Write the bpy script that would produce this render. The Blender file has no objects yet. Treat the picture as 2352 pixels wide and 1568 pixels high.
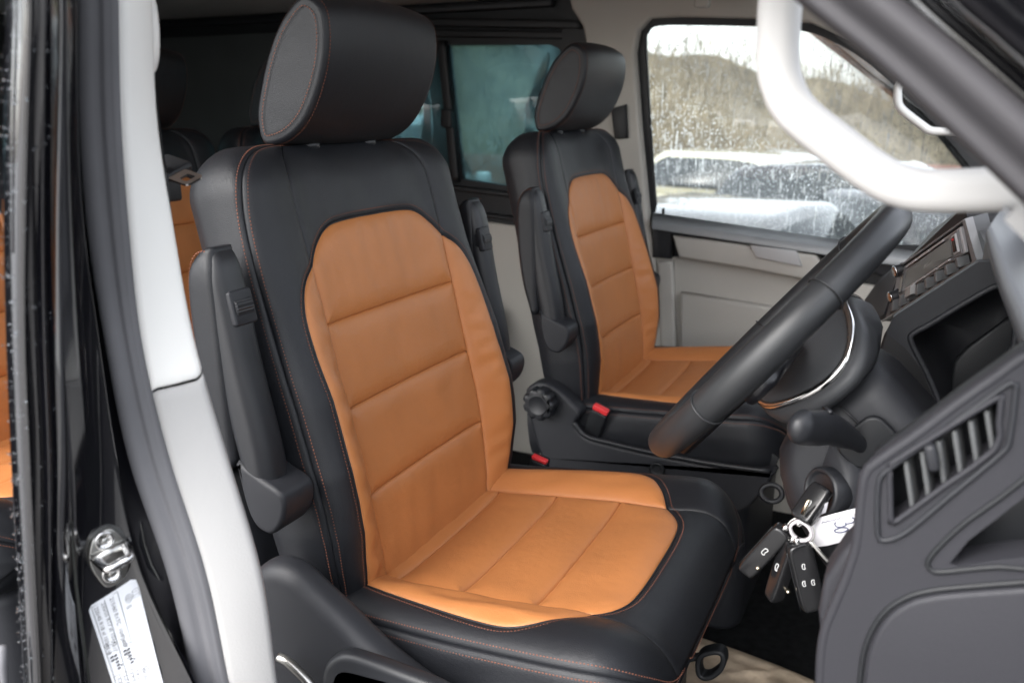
import bpy, bmesh, math, random
import numpy as np
from mathutils import Vector, Matrix, geometry
random.seed(7); RNG = np.random.RandomState(7)
SC = bpy.context.scene; COL = SC.collection
PI = math.pi; rad = math.radians
# ---------------------------------------------------------------- camera
FPX = 1960.0                                   # focal length in 2352-px wide picture units
YAW = math.atan2(984, math.hypot(FPX, 529)); PIT = math.atan2(529, FPX)
CR = np.array([math.cos(YAW), math.sin(YAW), 0.]); CH = np.array([-math.sin(YAW), math.cos(YAW), 0.])
CZ = np.array([0., 0., 1.])
CF = CH*math.cos(PIT) - CZ*math.sin(PIT); CU = CH*math.sin(PIT) + CZ*math.cos(PIT)
CP = np.array([.57, -.995, 1.10])
cam = bpy.data.cameras.new('camera'); camo = bpy.data.objects.new('camera', cam); COL.objects.link(camo)
cam.sensor_width = 36; cam.lens = FPX/2352*36; cam.clip_start = .02; cam.clip_end = 500
M = Matrix((CR, CU, -CF)).transposed().to_4x4(); M.translation = Vector(CP); camo.matrix_world = M
cam.dof.use_dof = True; cam.dof.focus_distance = 1.12; cam.dof.aperture_fstop = 5.0
SC.camera = camo
# ---------------------------------------------------------------- overcast daylight
W = bpy.data.worlds.new('World'); SC.world = W; W.use_nodes = True
nt = W.node_tree; nt.nodes.clear()
sky = nt.nodes.new('ShaderNodeTexSky'); sky.sky_type = 'NISHITA'; sky.sun_disc = False
SUN_EL, SUN_ROT = rad(48), rad(200)
sky.sun_elevation = SUN_EL; sky.sun_rotation = SUN_ROT; sky.air_density = 1.0; sky.dust_density = 3.0
hs = nt.nodes.new('ShaderNodeHueSaturation'); hs.inputs['Saturation'].default_value = .28
bg = nt.nodes.new('ShaderNodeBackground'); bg.inputs['Strength'].default_value = .15
wo = nt.nodes.new('ShaderNodeOutputWorld')
nt.links.new(sky.outputs[0], hs.inputs['Color']); nt.links.new(hs.outputs[0], bg.inputs[0]); nt.links.new(bg.outputs[0], wo.inputs[0])
sl = bpy.data.lights.new('sun', 'SUN'); sl.energy = .6; sl.angle = rad(70); sl.color = (1, .97, .93)
so = bpy.data.objects.new('sun', sl); COL.objects.link(so)
sd = Vector((math.sin(SUN_ROT)*math.cos(SUN_EL), math.cos(SUN_ROT)*math.cos(SUN_EL), math.sin(SUN_EL)))   # towards the sun
so.rotation_euler = sd.to_track_quat('Z', 'Y').to_euler()
SC.view_settings.view_transform = 'Standard'; SC.view_settings.look = 'None'
SC.view_settings.exposure = 2.2; SC.view_settings.gamma = 1
SC.cycles.max_bounces = 10; SC.cycles.transparent_max_bounces = 16
# ---------------------------------------------------------------- helpers
def ray(u, v): return CR*(u-1176)/FPX + CU*(784-v)/FPX + CF
def at(u, v, X=None, Y=None, Z=None):
    """the point of the real plane X/Y/Z = const that the photograph shows at (u, v)"""
    d = ray(u, v)
    k = (X-CP[0])/d[0] if X is not None else (Y-CP[1])/d[1] if Y is not None else (Z-CP[2])/d[2]
    return CP + d*k
def atp(u, v, O, N):
    d = ray(u, v); k = ((np.asarray(O)-CP) @ np.asarray(N))/(d @ np.asarray(N)); return CP + d*k

def tag(o, label=None, cat=None, group=None, kind=None):
    if label: o['label'] = label
    if cat: o['category'] = cat
    if group: o['group'] = group
    if kind: o['kind'] = kind
    return o
def thing(name, label, cat, loc=(0, 0, 0), group=None):
    o = bpy.data.objects.new(name, None); o.empty_display_size = .05; COL.objects.link(o); o.location = loc
    return tag(o, label, cat, group)
def link(name, me, parent=None, loc=None):
    o = bpy.data.objects.new(name, me); COL.objects.link(o)
    if parent is not None: o.parent = parent
    if loc is not None: o.location = loc
    return o
def mesh(name, vs, fs, mat, parent=None, smooth=True, sub=(0, 0, 0)):
    """vs in world (or thing-local) coordinates"""
    vs = np.asarray(vs, float)
    if parent is not None:
        off = np.zeros(3); p = parent
        while p is not None: off = off + np.array(p.location); p = p.parent
        vs = vs - off
    me = bpy.data.meshes.new(name); me.from_pydata(vs.tolist(), [], [list(map(int, f)) for f in fs]); me.validate()
    if smooth: me.polygons.foreach_set('use_smooth', [True]*len(me.polygons))
    if mat is not None: me.materials.append(mat)
    me.update()
    return link(name, me, parent)
def copy_tree(o, parent=None):
    c = o.copy(); COL.objects.link(c); c.parent = parent
    for ch in [x for x in CHILD.get(o.name, [])]: copy_tree(ch, c)
    return c
CHILD = {}
def index_children():
    CHILD.clear()
    for o in bpy.data.objects:
        if o.parent: CHILD.setdefault(o.parent.name, []).append(o)

class MB:
    """collects pieces into one mesh"""
    def __init__(s): s.v = []; s.f = []; s.n = 0
    def add(s, vs, fs):
        vs = np.asarray(vs, float); s.v.append(vs); s.f += [[i+s.n for i in f] for f in fs]; s.n += len(vs); return s
    def obj(s, name, mat, parent=None, smooth=True): return mesh(name, np.concatenate(s.v), s.f, mat, parent, smooth)

def crom(pts, n=8, closed=False):
    """Catmull-Rom through pts"""
    P = np.asarray(pts, float); m = len(P); out = []
    segs = m if closed else m-1
    for i in range(segs):
        if closed: a, b, c, d = P[(i-1) % m], P[i], P[(i+1) % m], P[(i+2) % m]
        else:
            b, c = P[i], P[i+1]; a = P[i-1] if i else 2*b-c; d = P[i+2] if i+2 < m else 2*c-b
        t = (np.arange(n)/n)[:, None]
        out.append(.5*((2*b)+(c-a)*t+(2*a-5*b+4*c-d)*t*t+(3*b-a-3*c+d)*t**3))
    out = np.concatenate(out)
    if not closed: out = np.vstack([out, P[-1]])
    return out
def resample(P, step, closed=False):
    P = np.asarray(P, float)
    if closed: P = np.vstack([P, P[0]])
    L = np.concatenate([[0], np.cumsum(np.linalg.norm(np.diff(P, axis=0), axis=1))])
    n = max(2, int(round(L[-1]/step)))
    t = np.linspace(0, L[-1], n+1)
    if closed: t = t[:-1]
    return np.stack([np.interp(t, L, P[:, k]) for k in range(P.shape[1])], 1)
def tube_geo(P, r, k=8, closed=False, caps=True, flat=None, up=None):
    """tube of radius r (number or per-point) round the polyline P; flat = (a, b) ellipse factors along (side, up)"""
    P = np.asarray(P, float); n = len(P)
    T = np.roll(P, -1, 0)-np.roll(P, 1, 0) if closed else np.gradient(P, axis=0)
    T /= np.linalg.norm(T, axis=1)[:, None]+1e-12
    R = np.full(n, float(r)) if np.isscalar(r) else np.asarray(r, float)
    u0 = np.array(up if up is not None else (0, 0, 1.), float)
    if up is None and abs(T[0] @ u0) > .9: u0 = np.array([1., 0, 0])
    vs = []; prev = u0
    a, b = flat or (1, 1)
    for i in range(n):
        q = prev - T[i]*(prev @ T[i]); q /= np.linalg.norm(q)+1e-12
        if up is None: prev = q
        s = np.cross(T[i], q)
        th = np.arange(k)*2*PI/k
        vs.append(P[i]+R[i]*(np.cos(th)[:, None]*s*a+np.sin(th)[:, None]*q*b))
    vs = np.concatenate(vs); fs = []
    for i in range(n if closed else n-1):
        j = (i+1) % n
        for m in range(k): fs.append([i*k+m, i*k+(m+1) % k, j*k+(m+1) % k, j*k+m])
    if caps and not closed: fs += [list(range(k))[::-1], [(n-1)*k+m for m in range(k)]]
    return vs, fs
def tube(name, P, r, mat, parent=None, k=8, closed=False, flat=None, up=None):
    v, f = tube_geo(P, r, k, closed, True, flat, up); return mesh(name, v, f, mat, parent)
def sweep_geo(P, prof, up, closed=False, prof_closed=True, caps=True):
    """profile (side, up) pairs swept along P with constant up vector"""
    P = np.asarray(P, float); n = len(P); pr = np.asarray(prof, float); k = len(pr)
    T = np.roll(P, -1, 0)-np.roll(P, 1, 0) if closed else np.gradient(P, axis=0)
    T /= np.linalg.norm(T, axis=1)[:, None]+1e-12
    vs = []
    ups = np.broadcast_to(np.asarray(up, float), (n, 3))
    for i in range(n):
        s = np.cross(T[i], ups[i]); s /= np.linalg.norm(s)+1e-12; q = np.cross(s, T[i])
        p2 = pr if pr.ndim == 2 else pr[i]
        vs.append(P[i]+p2[:, :1]*s+p2[:, 1:]*q)
    vs = np.concatenate(vs); fs = []
    kk = k if prof_closed else k-1
    for i in range(n if closed else n-1):
        j = (i+1) % n
        for m in range(kk): fs.append([i*k+m, i*k+(m+1) % k, j*k+(m+1) % k, j*k+m])
    if caps and prof_closed and not closed: fs += [list(range(k))[::-1], [(n-1)*k+m for m in range(k)]]
    return vs, fs
def poly_area(P): x, y = P[:, 0], P[:, 1]; return .5*np.sum(x*np.roll(y, -1)-np.roll(x, -1)*y)
def inset_poly(P, d):
    """miter inset of a CCW polygon"""
    A = P-np.roll(P, 1, 0); B = np.roll(P, -1, 0)-P
    A /= np.linalg.norm(A, axis=1)[:, None]+1e-9; B /= np.linalg.norm(B, axis=1)[:, None]+1e-9
    na = np.stack([-A[:, 1], A[:, 0]], 1); nb = np.stack([-B[:, 1], B[:, 0]], 1)
    m = na+nb; m /= np.linalg.norm(m, axis=1)[:, None]+1e-9
    c = np.clip((m*na).sum(1), .5, 1)
    return P+m*(d/c)[:, None]
def prism_geo(P, O, A, B, N, depth, bev=.004, seg=4, back=True, bev2=None):
    """outline P (2-D, along A and B from O) thickened along N: front face at +N*depth, back at 0, rounded edges"""
    P = np.asarray(P, float)
    O, A, B, N = [np.asarray(x, float) for x in (O, A, B, N)]
    if poly_area(P) < 0: P = P[::-1]
    rings = []
    bb = bev if bev2 is None else bev2
    if back and bb > 0:
        for i in range(seg+1): t = i/seg*PI/2; rings.append((bb*(1-math.sin(t)), bb*(1-math.cos(t))))
    else: rings.append((0, 0))
    if bev > 0:
        for i in range(seg+1): t = i/seg*PI/2; rings.append((bev*(1-math.cos(t)), depth-bev*(1-math.sin(t))))
    else: rings.append((0, depth))
    n = len(P); vs = []; fs = []
    for d, h in rings:
        Q = inset_poly(P, d) if d > 0 else P
        vs.append(O+Q[:, :1]*A+Q[:, 1:]*B+N*h)
    hand = np.dot(np.cross(A, B), N) > 0
    for r in range(len(rings)-1):
        for i in range(n):
            j = (i+1) % n; f = [r*n+i, r*n+j, (r+1)*n+j, (r+1)*n+i]; fs.append(f if hand else f[::-1])
    top = [(len(rings)-1)*n+i for i in range(n)]; fs.append(top if hand else top[::-1])
    bot = list(range(n))[::-1]; fs.append(bot if hand else bot[::-1])
    return np.concatenate(vs), fs
def prism(name, P, O, A, B, N, depth, mat, parent=None, bev=.004, seg=4, smooth=True):
    v, f = prism_geo(P, O, A, B, N, depth, bev, seg); o = mesh(name, v, f, mat, parent, smooth)
    return o
def rrect(w, h, r, n=5, cx=0, cy=0):
    r = min(r, w/2-1e-6, h/2-1e-6); out = []
    for k, (sx, sy) in enumerate(((1, 1), (-1, 1), (-1, -1), (1, -1))):
        for i in range(n+1):
            t = (k+i/n)*PI/2; out.append((cx+sx*(w/2-r)+r*math.cos(t), cy+sy*(h/2-r)+r*math.sin(t)))
    return np.array(out)
def box_geo(c, s, R=None, bev=.0):
    """box with centre c, full size s, axes = rows of R"""
    R = np.eye(3) if R is None else np.asarray(R, float)
    P = rrect(s[0], s[1], max(bev, 1e-4), 3 if bev > 0 else 1)
    return prism_geo(P, np.asarray(c, float)-R[2]*s[2]/2, R[0], R[1], R[2], s[2], min(bev, s[2]/2-1e-5) if bev > 0 else 0, 3)
def lathe_geo(O, ax, prof, k=24, ref=(0, 0, 1)):
    """prof = (radius, height along ax)"""
    O = np.asarray(O, float); ax = np.asarray(ax, float)/np.linalg.norm(ax)
    a = np.cross(ax, np.asarray(ref, float)); 
    if np.linalg.norm(a) < 1e-3: a = np.cross(ax, (1., 0, 0))
    a /= np.linalg.norm(a); b = np.cross(ax, a); th = np.arange(k)*2*PI/k
    vs = [O+ax*h+max(r, 1e-5)*(np.cos(th)[:, None]*a+np.sin(th)[:, None]*b) for r, h in prof]; fs = []
    for i in range(len(prof)-1):
        for m in range(k): fs.append([i*k+m, i*k+(m+1) % k, (i+1)*k+(m+1) % k, (i+1)*k+m])
    fs += [list(range(k))[::-1], [(len(prof)-1)*k+m for m in range(k)]]
    return np.concatenate(vs), fs
def grid_faces(nr, nc, wrap=False):
    fs = []
    for i in range(nr-1):
        for j in range(nc if wrap else nc-1):
            k = (j+1) % nc; fs.append([i*nc+j, i*nc+k, (i+1)*nc+k, (i+1)*nc+j])
    return fs
def loft(name, rows, mat, parent=None, wrap=False, smooth=True):
    rows = np.asarray(rows, float); nr, nc = rows.shape[:2]
    return mesh(name, rows.reshape(-1, 3), grid_faces(nr, nc, wrap), mat, parent, smooth)
# ---- padded panels on a curved surface
class Surf:
    def __init__(s, pos): s.pos = pos
    def nrm(s, uv):
        e = 1e-3; a = s.pos(uv+[e, 0])-s.pos(uv-[e, 0]); b = s.pos(uv+[0, e])-s.pos(uv-[0, e])
        n = np.cross(a, b); return n/(np.linalg.norm(n, axis=1)[:, None]+1e-12)
    def off(s, uv, h): uv = np.asarray(uv, float); return s.pos(uv)+s.nrm(uv)*np.reshape(h, (-1, 1))
def in_poly(P, Q):
    x, y = P[:, 0], P[:, 1]; r = np.zeros(len(P), bool)
    for (x0, y0), (x1, y1) in zip(Q, np.roll(Q, -1, 0)):
        c = (y0 > y) != (y1 > y); r ^= c & (x < (x1-x0)*(y-y0)/((y1-y0) or 1e-12)+x0)
    return r
def dist_poly(P, Q):
    A = Q; B = np.roll(Q, -1, 0); D = B-A; L2 = (D*D).sum(1)+1e-14; out = np.full(len(P), 1e9)
    for i in range(0, len(P), 4000):
        p = P[i:i+4000, None]; t = np.clip(((p-A)*D).sum(2)/L2, 0, 1); out[i:i+4000] = np.sqrt((((p-A)-t[..., None]*D)**2).sum(2)).min(1)
    return out
def panel(name, surf, poly, mat, parent, h=.004, edge=.012, lift=-.0012, step=.006, extra=None, rings=(.0012, .003, .006, .010)):
    Q = resample(poly, min(step, .006), True)
    if poly_area(Q) < 0: Q = Q[::-1]
    pts = [Q]
    for d in rings:
        R = inset_poly(Q, d); ok = in_poly(R, Q); ok &= dist_poly(R, Q) > d*.85; R = R[ok]
        if len(R): pts.append(R)
    lo, hi = Q.min(0), Q.max(0); xs = np.arange(lo[0], hi[0], step); ys = np.arange(lo[1], hi[1], step*.87)
    G = np.stack(np.meshgrid(xs, ys), -1); G[1::2, :, 0] += step/2; G = G.reshape(-1, 2)
    G = G[in_poly(G, Q)]; G = G[dist_poly(G, Q) > rings[-1]+step*.45]; pts.append(G)
    U = np.concatenate(pts); nb = len(Q)
    r = geometry.delaunay_2d_cdt([Vector(p) for p in U], [(i, (i+1) % nb) for i in range(nb)], [], 1, 1e-6)
    U = np.array([tuple(p) for p in r[0]]); fs = [f for f in r[2]]
    d = dist_poly(U, Q); x = np.clip(d/edge, 0, 1); off = lift+h*np.sqrt(np.clip(1-(1-x)**2, 0, 1))
    if extra is not None: off = off+extra(U)*np.clip(d/.02, 0, 1)
    V = surf.off(U, off)
    # outward orientation
    f0 = fs[len(fs)//2]; nn = np.cross(V[f0[1]]-V[f0[0]], V[f0[2]]-V[f0[0]])
    if nn @ surf.nrm(U[f0[:1]])[0] < 0: fs = [f[::-1] for f in fs]
    return mesh(name, V, fs, mat, parent)
def wr(seed, amp, sc, aniso=(1, 1)):
    g = np.random.RandomState(seed); K = g.normal(size=(14, 2))*sc*np.array(aniso); ph = g.rand(14)*6.28
    return lambda U: amp*np.sin(U @ K.T+ph).mean(1)*2.2
ST = [None]
def stitches(name, lines, mat, parent, pitch=.0042, ln=.0029, r=.00056):
    """lines = list of (points, normals) polylines on the surface"""
    mb = MB()
    for P, Nn in lines:
        L = np.concatenate([[0], np.cumsum(np.linalg.norm(np.diff(P, axis=0), axis=1))])
        t = np.arange(pitch/2, L[-1], pitch)
        for a in t:
            p0 = np.array([np.interp(a-ln/2, L, P[:, k]) for k in range(3)]); p1 = np.array([np.interp(a+ln/2, L, P[:, k]) for k in range(3)])
            n = np.array([np.interp(a, L, Nn[:, k]) for k in range(3)]); n /= np.linalg.norm(n)
            d = p1-p0; s = np.cross(n, d); s /= np.linalg.norm(s)+1e-12; m = (p0+p1)/2+n*r*1.5
            e = d*.12
            mb.add([p0, p0+e+s*r*1.3, m+s*r*1.2-d*0, p1-e+s*r*1.3, p1, p1-e-s*r*1.3, m-s*r*1.2, p0+e-s*r*1.3, m+n*r*.5],
                   [[0, 8, 1], [1, 8, 2], [2, 8, 3], [3, 8, 4], [4, 8, 5], [5, 8, 6], [6, 8, 7], [7, 8, 0]])
    o = mb.obj(name, mat, parent); o['kind'] = 'stuff'; return o
def on_surf(surf, uv, h=.003, step=.004):
    uv = resample(uv, step); return surf.off(uv, np.full(len(uv), h)), surf.nrm(uv)
# ---------------------------------------------------------------- materials
def mat(name, col, rough=.5, spec=.5, metal=0., bump=None, var=None, coat=0., sheen=0., extra=None):
    """bump = list of (kind, scale, strength, distance); var = (scale, amount) colour grain"""
    m = bpy.data.materials.new(name); m.use_nodes = True; t = m.node_tree; b = t.nodes['Principled BSDF']
    b.inputs['Base Color'].default_value = (*col, 1); b.inputs['Roughness'].default_value = rough
    b.inputs['Specular IOR Level'].default_value = spec; b.inputs['Metallic'].default_value = metal
    b.inputs['Coat Weight'].default_value = coat; b.inputs['Coat Roughness'].default_value = .05
    tc = t.nodes.new('ShaderNodeTexCoord')
    if bump:
        prev = None
        for kind, sc, st, di in bump:
            if kind == 'voronoi':
                x = t.nodes.new('ShaderNodeTexVoronoi'); x.feature = 'DISTANCE_TO_EDGE'; out = x.outputs['Distance']
            else:
                x = t.nodes.new('ShaderNodeTexNoise'); x.inputs['Detail'].default_value = 3; out = x.outputs['Fac']
            x.inputs['Scale'].default_value = sc; t.links.new(tc.outputs['Object'], x.inputs['Vector'])
            bn = t.nodes.new('ShaderNodeBump'); bn.inputs['Strength'].default_value = st; bn.inputs['Distance'].default_value = di
            t.links.new(out, bn.inputs['Height'])
            if prev: t.links.new(prev.outputs[0], bn.inputs['Normal'])
            prev = bn
        t.links.new(prev.outputs[0], b.inputs['Normal'])
    if var:
        x = t.nodes.new('ShaderNodeTexNoise'); x.inputs['Scale'].default_value = var[0]; x.inputs['Detail'].default_value = 5
        t.links.new(tc.outputs['Object'], x.inputs['Vector'])
        r = t.nodes.new('ShaderNodeMapRange'); r.inputs[1].default_value = .3; r.inputs[2].default_value = .7
        r.inputs[3].default_value = 1-var[1]; r.inputs[4].default_value = 1+var[1]; t.links.new(x.outputs['Fac'], r.inputs[0])
        mx = t.nodes.new('ShaderNodeVectorMath'); mx.operation = 'SCALE'; mx.inputs[0].default_value = col
        t.links.new(r.outputs[0], mx.inputs['Scale']); t.links.new(mx.outputs[0], b.inputs['Base Color'])
    if extra: extra(t, b, tc)
    return m
GRAIN = [('voronoi', 560, .5, .0007), ('noise', 60, .15, .002)]
LEA_B = mat('black_leather', (.0115, .0125, .0155), .47, .42, bump=GRAIN, var=(9, .12))
LEA_O = mat('tan_leather', (.48, .186, .061), .46, .45, bump=[('voronoi', 480, .4, .0007), ('noise', 28, .30, .005), ('noise', 110, .18, .0015)], var=(7, .05))
THREAD = mat('rust_thread', (.165, .068, .045), .7, .2)
PL_B = mat('black_plastic', (.016, .017, .020), .45, .5, bump=[('noise', 900, .12, .0004)], var=(8, .06))
PL_D = mat('dark_grey_plastic', (.020, .021, .025), .52, .4, bump=[('voronoi', 700, .3, .0005)], var=(6, .08))
PL_G = mat('grey_plastic', (.45, .43, .39), .6, .3, bump=[('noise', 700, .12, .0004)], var=(4, .04))
CLOTH_G = mat('grey_headlining', (.46, .435, .41), .9, .1, bump=[('noise', 500, .25, .001)], var=(30, .05))
TRIM_W = mat('pale_trim', (.83, .825, .80), .5, .4, bump=[('noise', 600, .15, .0005)])
TRIM_L = mat('light_grey_trim', (.42, .415, .41), .55, .4, bump=[('noise', 420, .35, .0008)], var=(5, .03))
RUBBER = mat('seal_rubber', (.14, .14, .15), .6, .35, bump=[('noise', 400, .08, .0005)], var=(7, .12))
PAINT = mat('black_paint', (.006, .006, .008), .12, .5, coat=1.0)
CHROME = mat('bright_metal', (.78, .77, .76), .16, .5, 1.0, bump=[('noise', 90, .03, .001)])
STEEL = mat('brushed_steel', (.60, .59, .56), .30, .5, 1.0, bump=[('noise', 300, .12, .0006)], var=(60, .12))
RED = mat('red_plastic', (.80, .045, .05), .35, .5)
CARPET = mat('black_carpet', (.012, .013, .014), .95, .1, bump=[('noise', 900, .8, .002)], var=(60, .35))
# ================================================================ FRONT SEATS
def section(us, ys, ns, sig=.0065, du=.002):
    u = np.arange(0, us[-1]+1e-9, du); y = np.interp(u, us, ys); n = np.interp(u, us, ns)
    k = int(4*sig/du); g = np.exp(-.5*(np.arange(-k, k+1)*du/sig)**2); g /= g.sum()
    ye = np.concatenate([-y[k:0:-1], y, 2*y[-1]-y[-2:-k-2:-1]]); ne = np.concatenate([n[k:0:-1], n, 2*n[-1]-n[-2:-k-2:-1]])
    y = np.convolve(ye, g, 'valid'); n = np.convolve(ne, g, 'valid'); y[0] = 0
    return u, y, n
class Pad(Surf):
    """an upholstered block: a section (y, n) drawn along T, rounded over at the far end"""
    def __init__(s, O, ang, us, ys, ns, nb, v0, r, c, half, wv, bv, cv=None, up=True):
        s.u, s.y, s.n = section(us, ys, ns); s.nb = np.interp(s.u, us, nb)
        k = 9; s.nb = np.convolve(np.pad(s.nb, k, 'reflect'), np.ones(2*k+1)/(2*k+1), 'valid')
        a = rad(ang); s.O = np.array(O)
        if up: s.T = np.array([-math.sin(a), 0, math.cos(a)]); s.N = np.array([math.cos(a), 0, math.sin(a)])
        else: s.T = np.array([math.cos(a), 0, math.sin(a)]); s.N = np.array([-math.sin(a), 0, math.cos(a)])
        s.v0, s.r, s.c, s.half, s.wv, s.bv, s.cv = v0, r, c, half, wv, bv, cv
        s.v1 = v0+r*PI/2; s.sgn = 1 if up else -1
    def pos(s, uv):
        u, v = np.asarray(uv, float).T; au = np.abs(u); sg = np.sign(u)
        y = np.interp(au, s.u, s.y)*sg; n = np.interp(au, s.u, s.n)+np.interp(au, s.u, s.nb)*np.interp(v, *s.bv)
        y = y*np.interp(v, *s.wv)
        if s.cv is not None: n = n+np.interp(v, *s.cv)
        th = np.clip((v-s.v0)/s.r, 0, PI/2); ins = s.r*(1-np.cos(th))
        t = np.where(v < s.v0, v, s.v0+s.r*np.sin(th))
        y = y*(1-ins/.262); kn = 1-np.minimum(ins/s.half, .93)
        ex = np.clip((v-s.v1)/.02, 0, 1); kn = kn*(1-ex); n = s.c+(n-s.c)*kn
        return s.O+t[:, None]*s.T+n[:, None]*s.N+y[:, None]*np.array([0, 1., 0])
    def nrm(s, uv): return Surf.nrm(s, uv)*s.sgn
def shell(name, S, umax, vs, mat, parent, off=-.003, du=.008):
    us = np.linspace(-umax, umax, int(2*umax/du)+1); G = np.stack(np.meshgrid(us, vs), -1).reshape(-1, 2)
    V = S.pos(G)+np.nan_to_num(S.nrm(G))*off
    return mesh(name, V, grid_faces(len(vs), len(us)), mat, parent)
mir = lambda P: [(-a, b) for a, b in P]
BACK = Pad((-.035, 0, .47), 11,
           [0, .10, .145, .162, .190, .215, .236, .256, .272, .305, .335, .365, .40, .46, .62],
           [0, .10, .145, .162, .188, .211, .231, .248, .257, .262, .260, .245, .215, .16, .0],
           [.004, .006, .008, .011, .015, .017, .015, .008, -.002, -.032, -.060, -.084, -.094, -.098, -.098],
           [0, 0, 0, .002, .018, .029, .030, .024, .018, .008, .002, 0, 0, 0, 0],
           .545, .060, -.040, .060,
           ([-.1, -.03, .03, .08, .13, .2, .32, .42, .55], [.70, .83, .91, .945, .97, .985, .975, .955, .94]),
           ([-.05, .0, .05, .08, .12, .2, .29, .345, .40, .44, .5], [-.1, 0, .25, .5, .85, 1.05, .85, .55, .25, .08, 0]),
           ([0, .06, .16, .3, .45, .6], [-.004, .003, .006, .000, -.004, -.012]))
CUSH = Pad((-.08, 0, .49), 4.3,
           [0, .10, .145, .163, .185, .212, .240, .262, .275, .31, .36, .40, .46, .62],
           [0, .10, .145, .162, .183, .208, .234, .254, .262, .266, .262, .25, .20, .0],
           [.0, .001, .004, .008, .018, .026, .024, .014, .002, -.034, -.084, -.115, -.125, -.125],
           [0]*14, .379, .075, -.055, .062,
           ([-.1, .0, .1, .2, .35, .5], [.93, .945, .975, 1.0, 1.02, 1.0]),
           ([-1, 1], [0, 0]),
           ([-.1, 0, .1, .25, .35, .5], [-.006, -.003, -.004, .000, .004, .004]), up=False)
# ---- headrest
HP = np.array([(-.124, 1.232), (-.096, 1.219), (-.090, 1.187), (-.097, 1.148), (-.115, 1.108), (-.137, 1.080), (-.167, 1.062), (-.199, 1.060), (-.207, 1.092), (-.197, 1.131), (-.180, 1.172), (-.157, 1.207)])
HPR = resample(crom(HP, 10, True), .004, True)
class Head(Surf):
    w, r = .129, .010
    def __init__(s):
        s.P = HPR; s.n = len(HPR); s.L = s.n*.004; s.c = np.array([-.150, 1.125]); s.ax = np.array([.46, .888]); s.ax /= np.linalg.norm(s.ax)
        T = np.roll(s.P, -1, 0)-np.roll(s.P, 1, 0); T /= np.linalg.norm(T, axis=1)[:, None]; s.Nn = np.stack([-T[:, 1], T[:, 0]], 1)
        for _ in range(6): s.Nn = (np.roll(s.Nn, 1, 0)+s.Nn*2+np.roll(s.Nn, -1, 0))/4
    def prof(s, i): return s.P[i % s.n]
    def ring(s, v):
        """cross-section at lateral parameter v (m, arc)"""
        a = abs(v); y0 = s.w-s.r; th = min(max((a-y0)/s.r, 0), PI/2); y = a if a < y0 else y0+s.r*math.sin(th)
        ins = s.r*(1-math.cos(th))*.7
        bul = .003*(1-min(a/s.w, 1)**2.6)
        P = s.P+s.Nn*(bul-ins)
        q = P-s.c; al = q @ s.ax; grow = 1+.05*(1-min(a/s.w, 1)**3.0)
        up = np.where(al > 0, grow, 1+.02*(grow-1))
        P = s.c+q+np.outer(al*(up-1), s.ax)
        return np.stack([P[:, 0], np.full(s.n, math.copysign(y, v)-.005), P[:, 1]], 1)
HEAD = Head()
if np.dot(HEAD.Nn[0], HPR[0]-HEAD.c) < 0: HEAD.Nn = -HEAD.Nn

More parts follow.
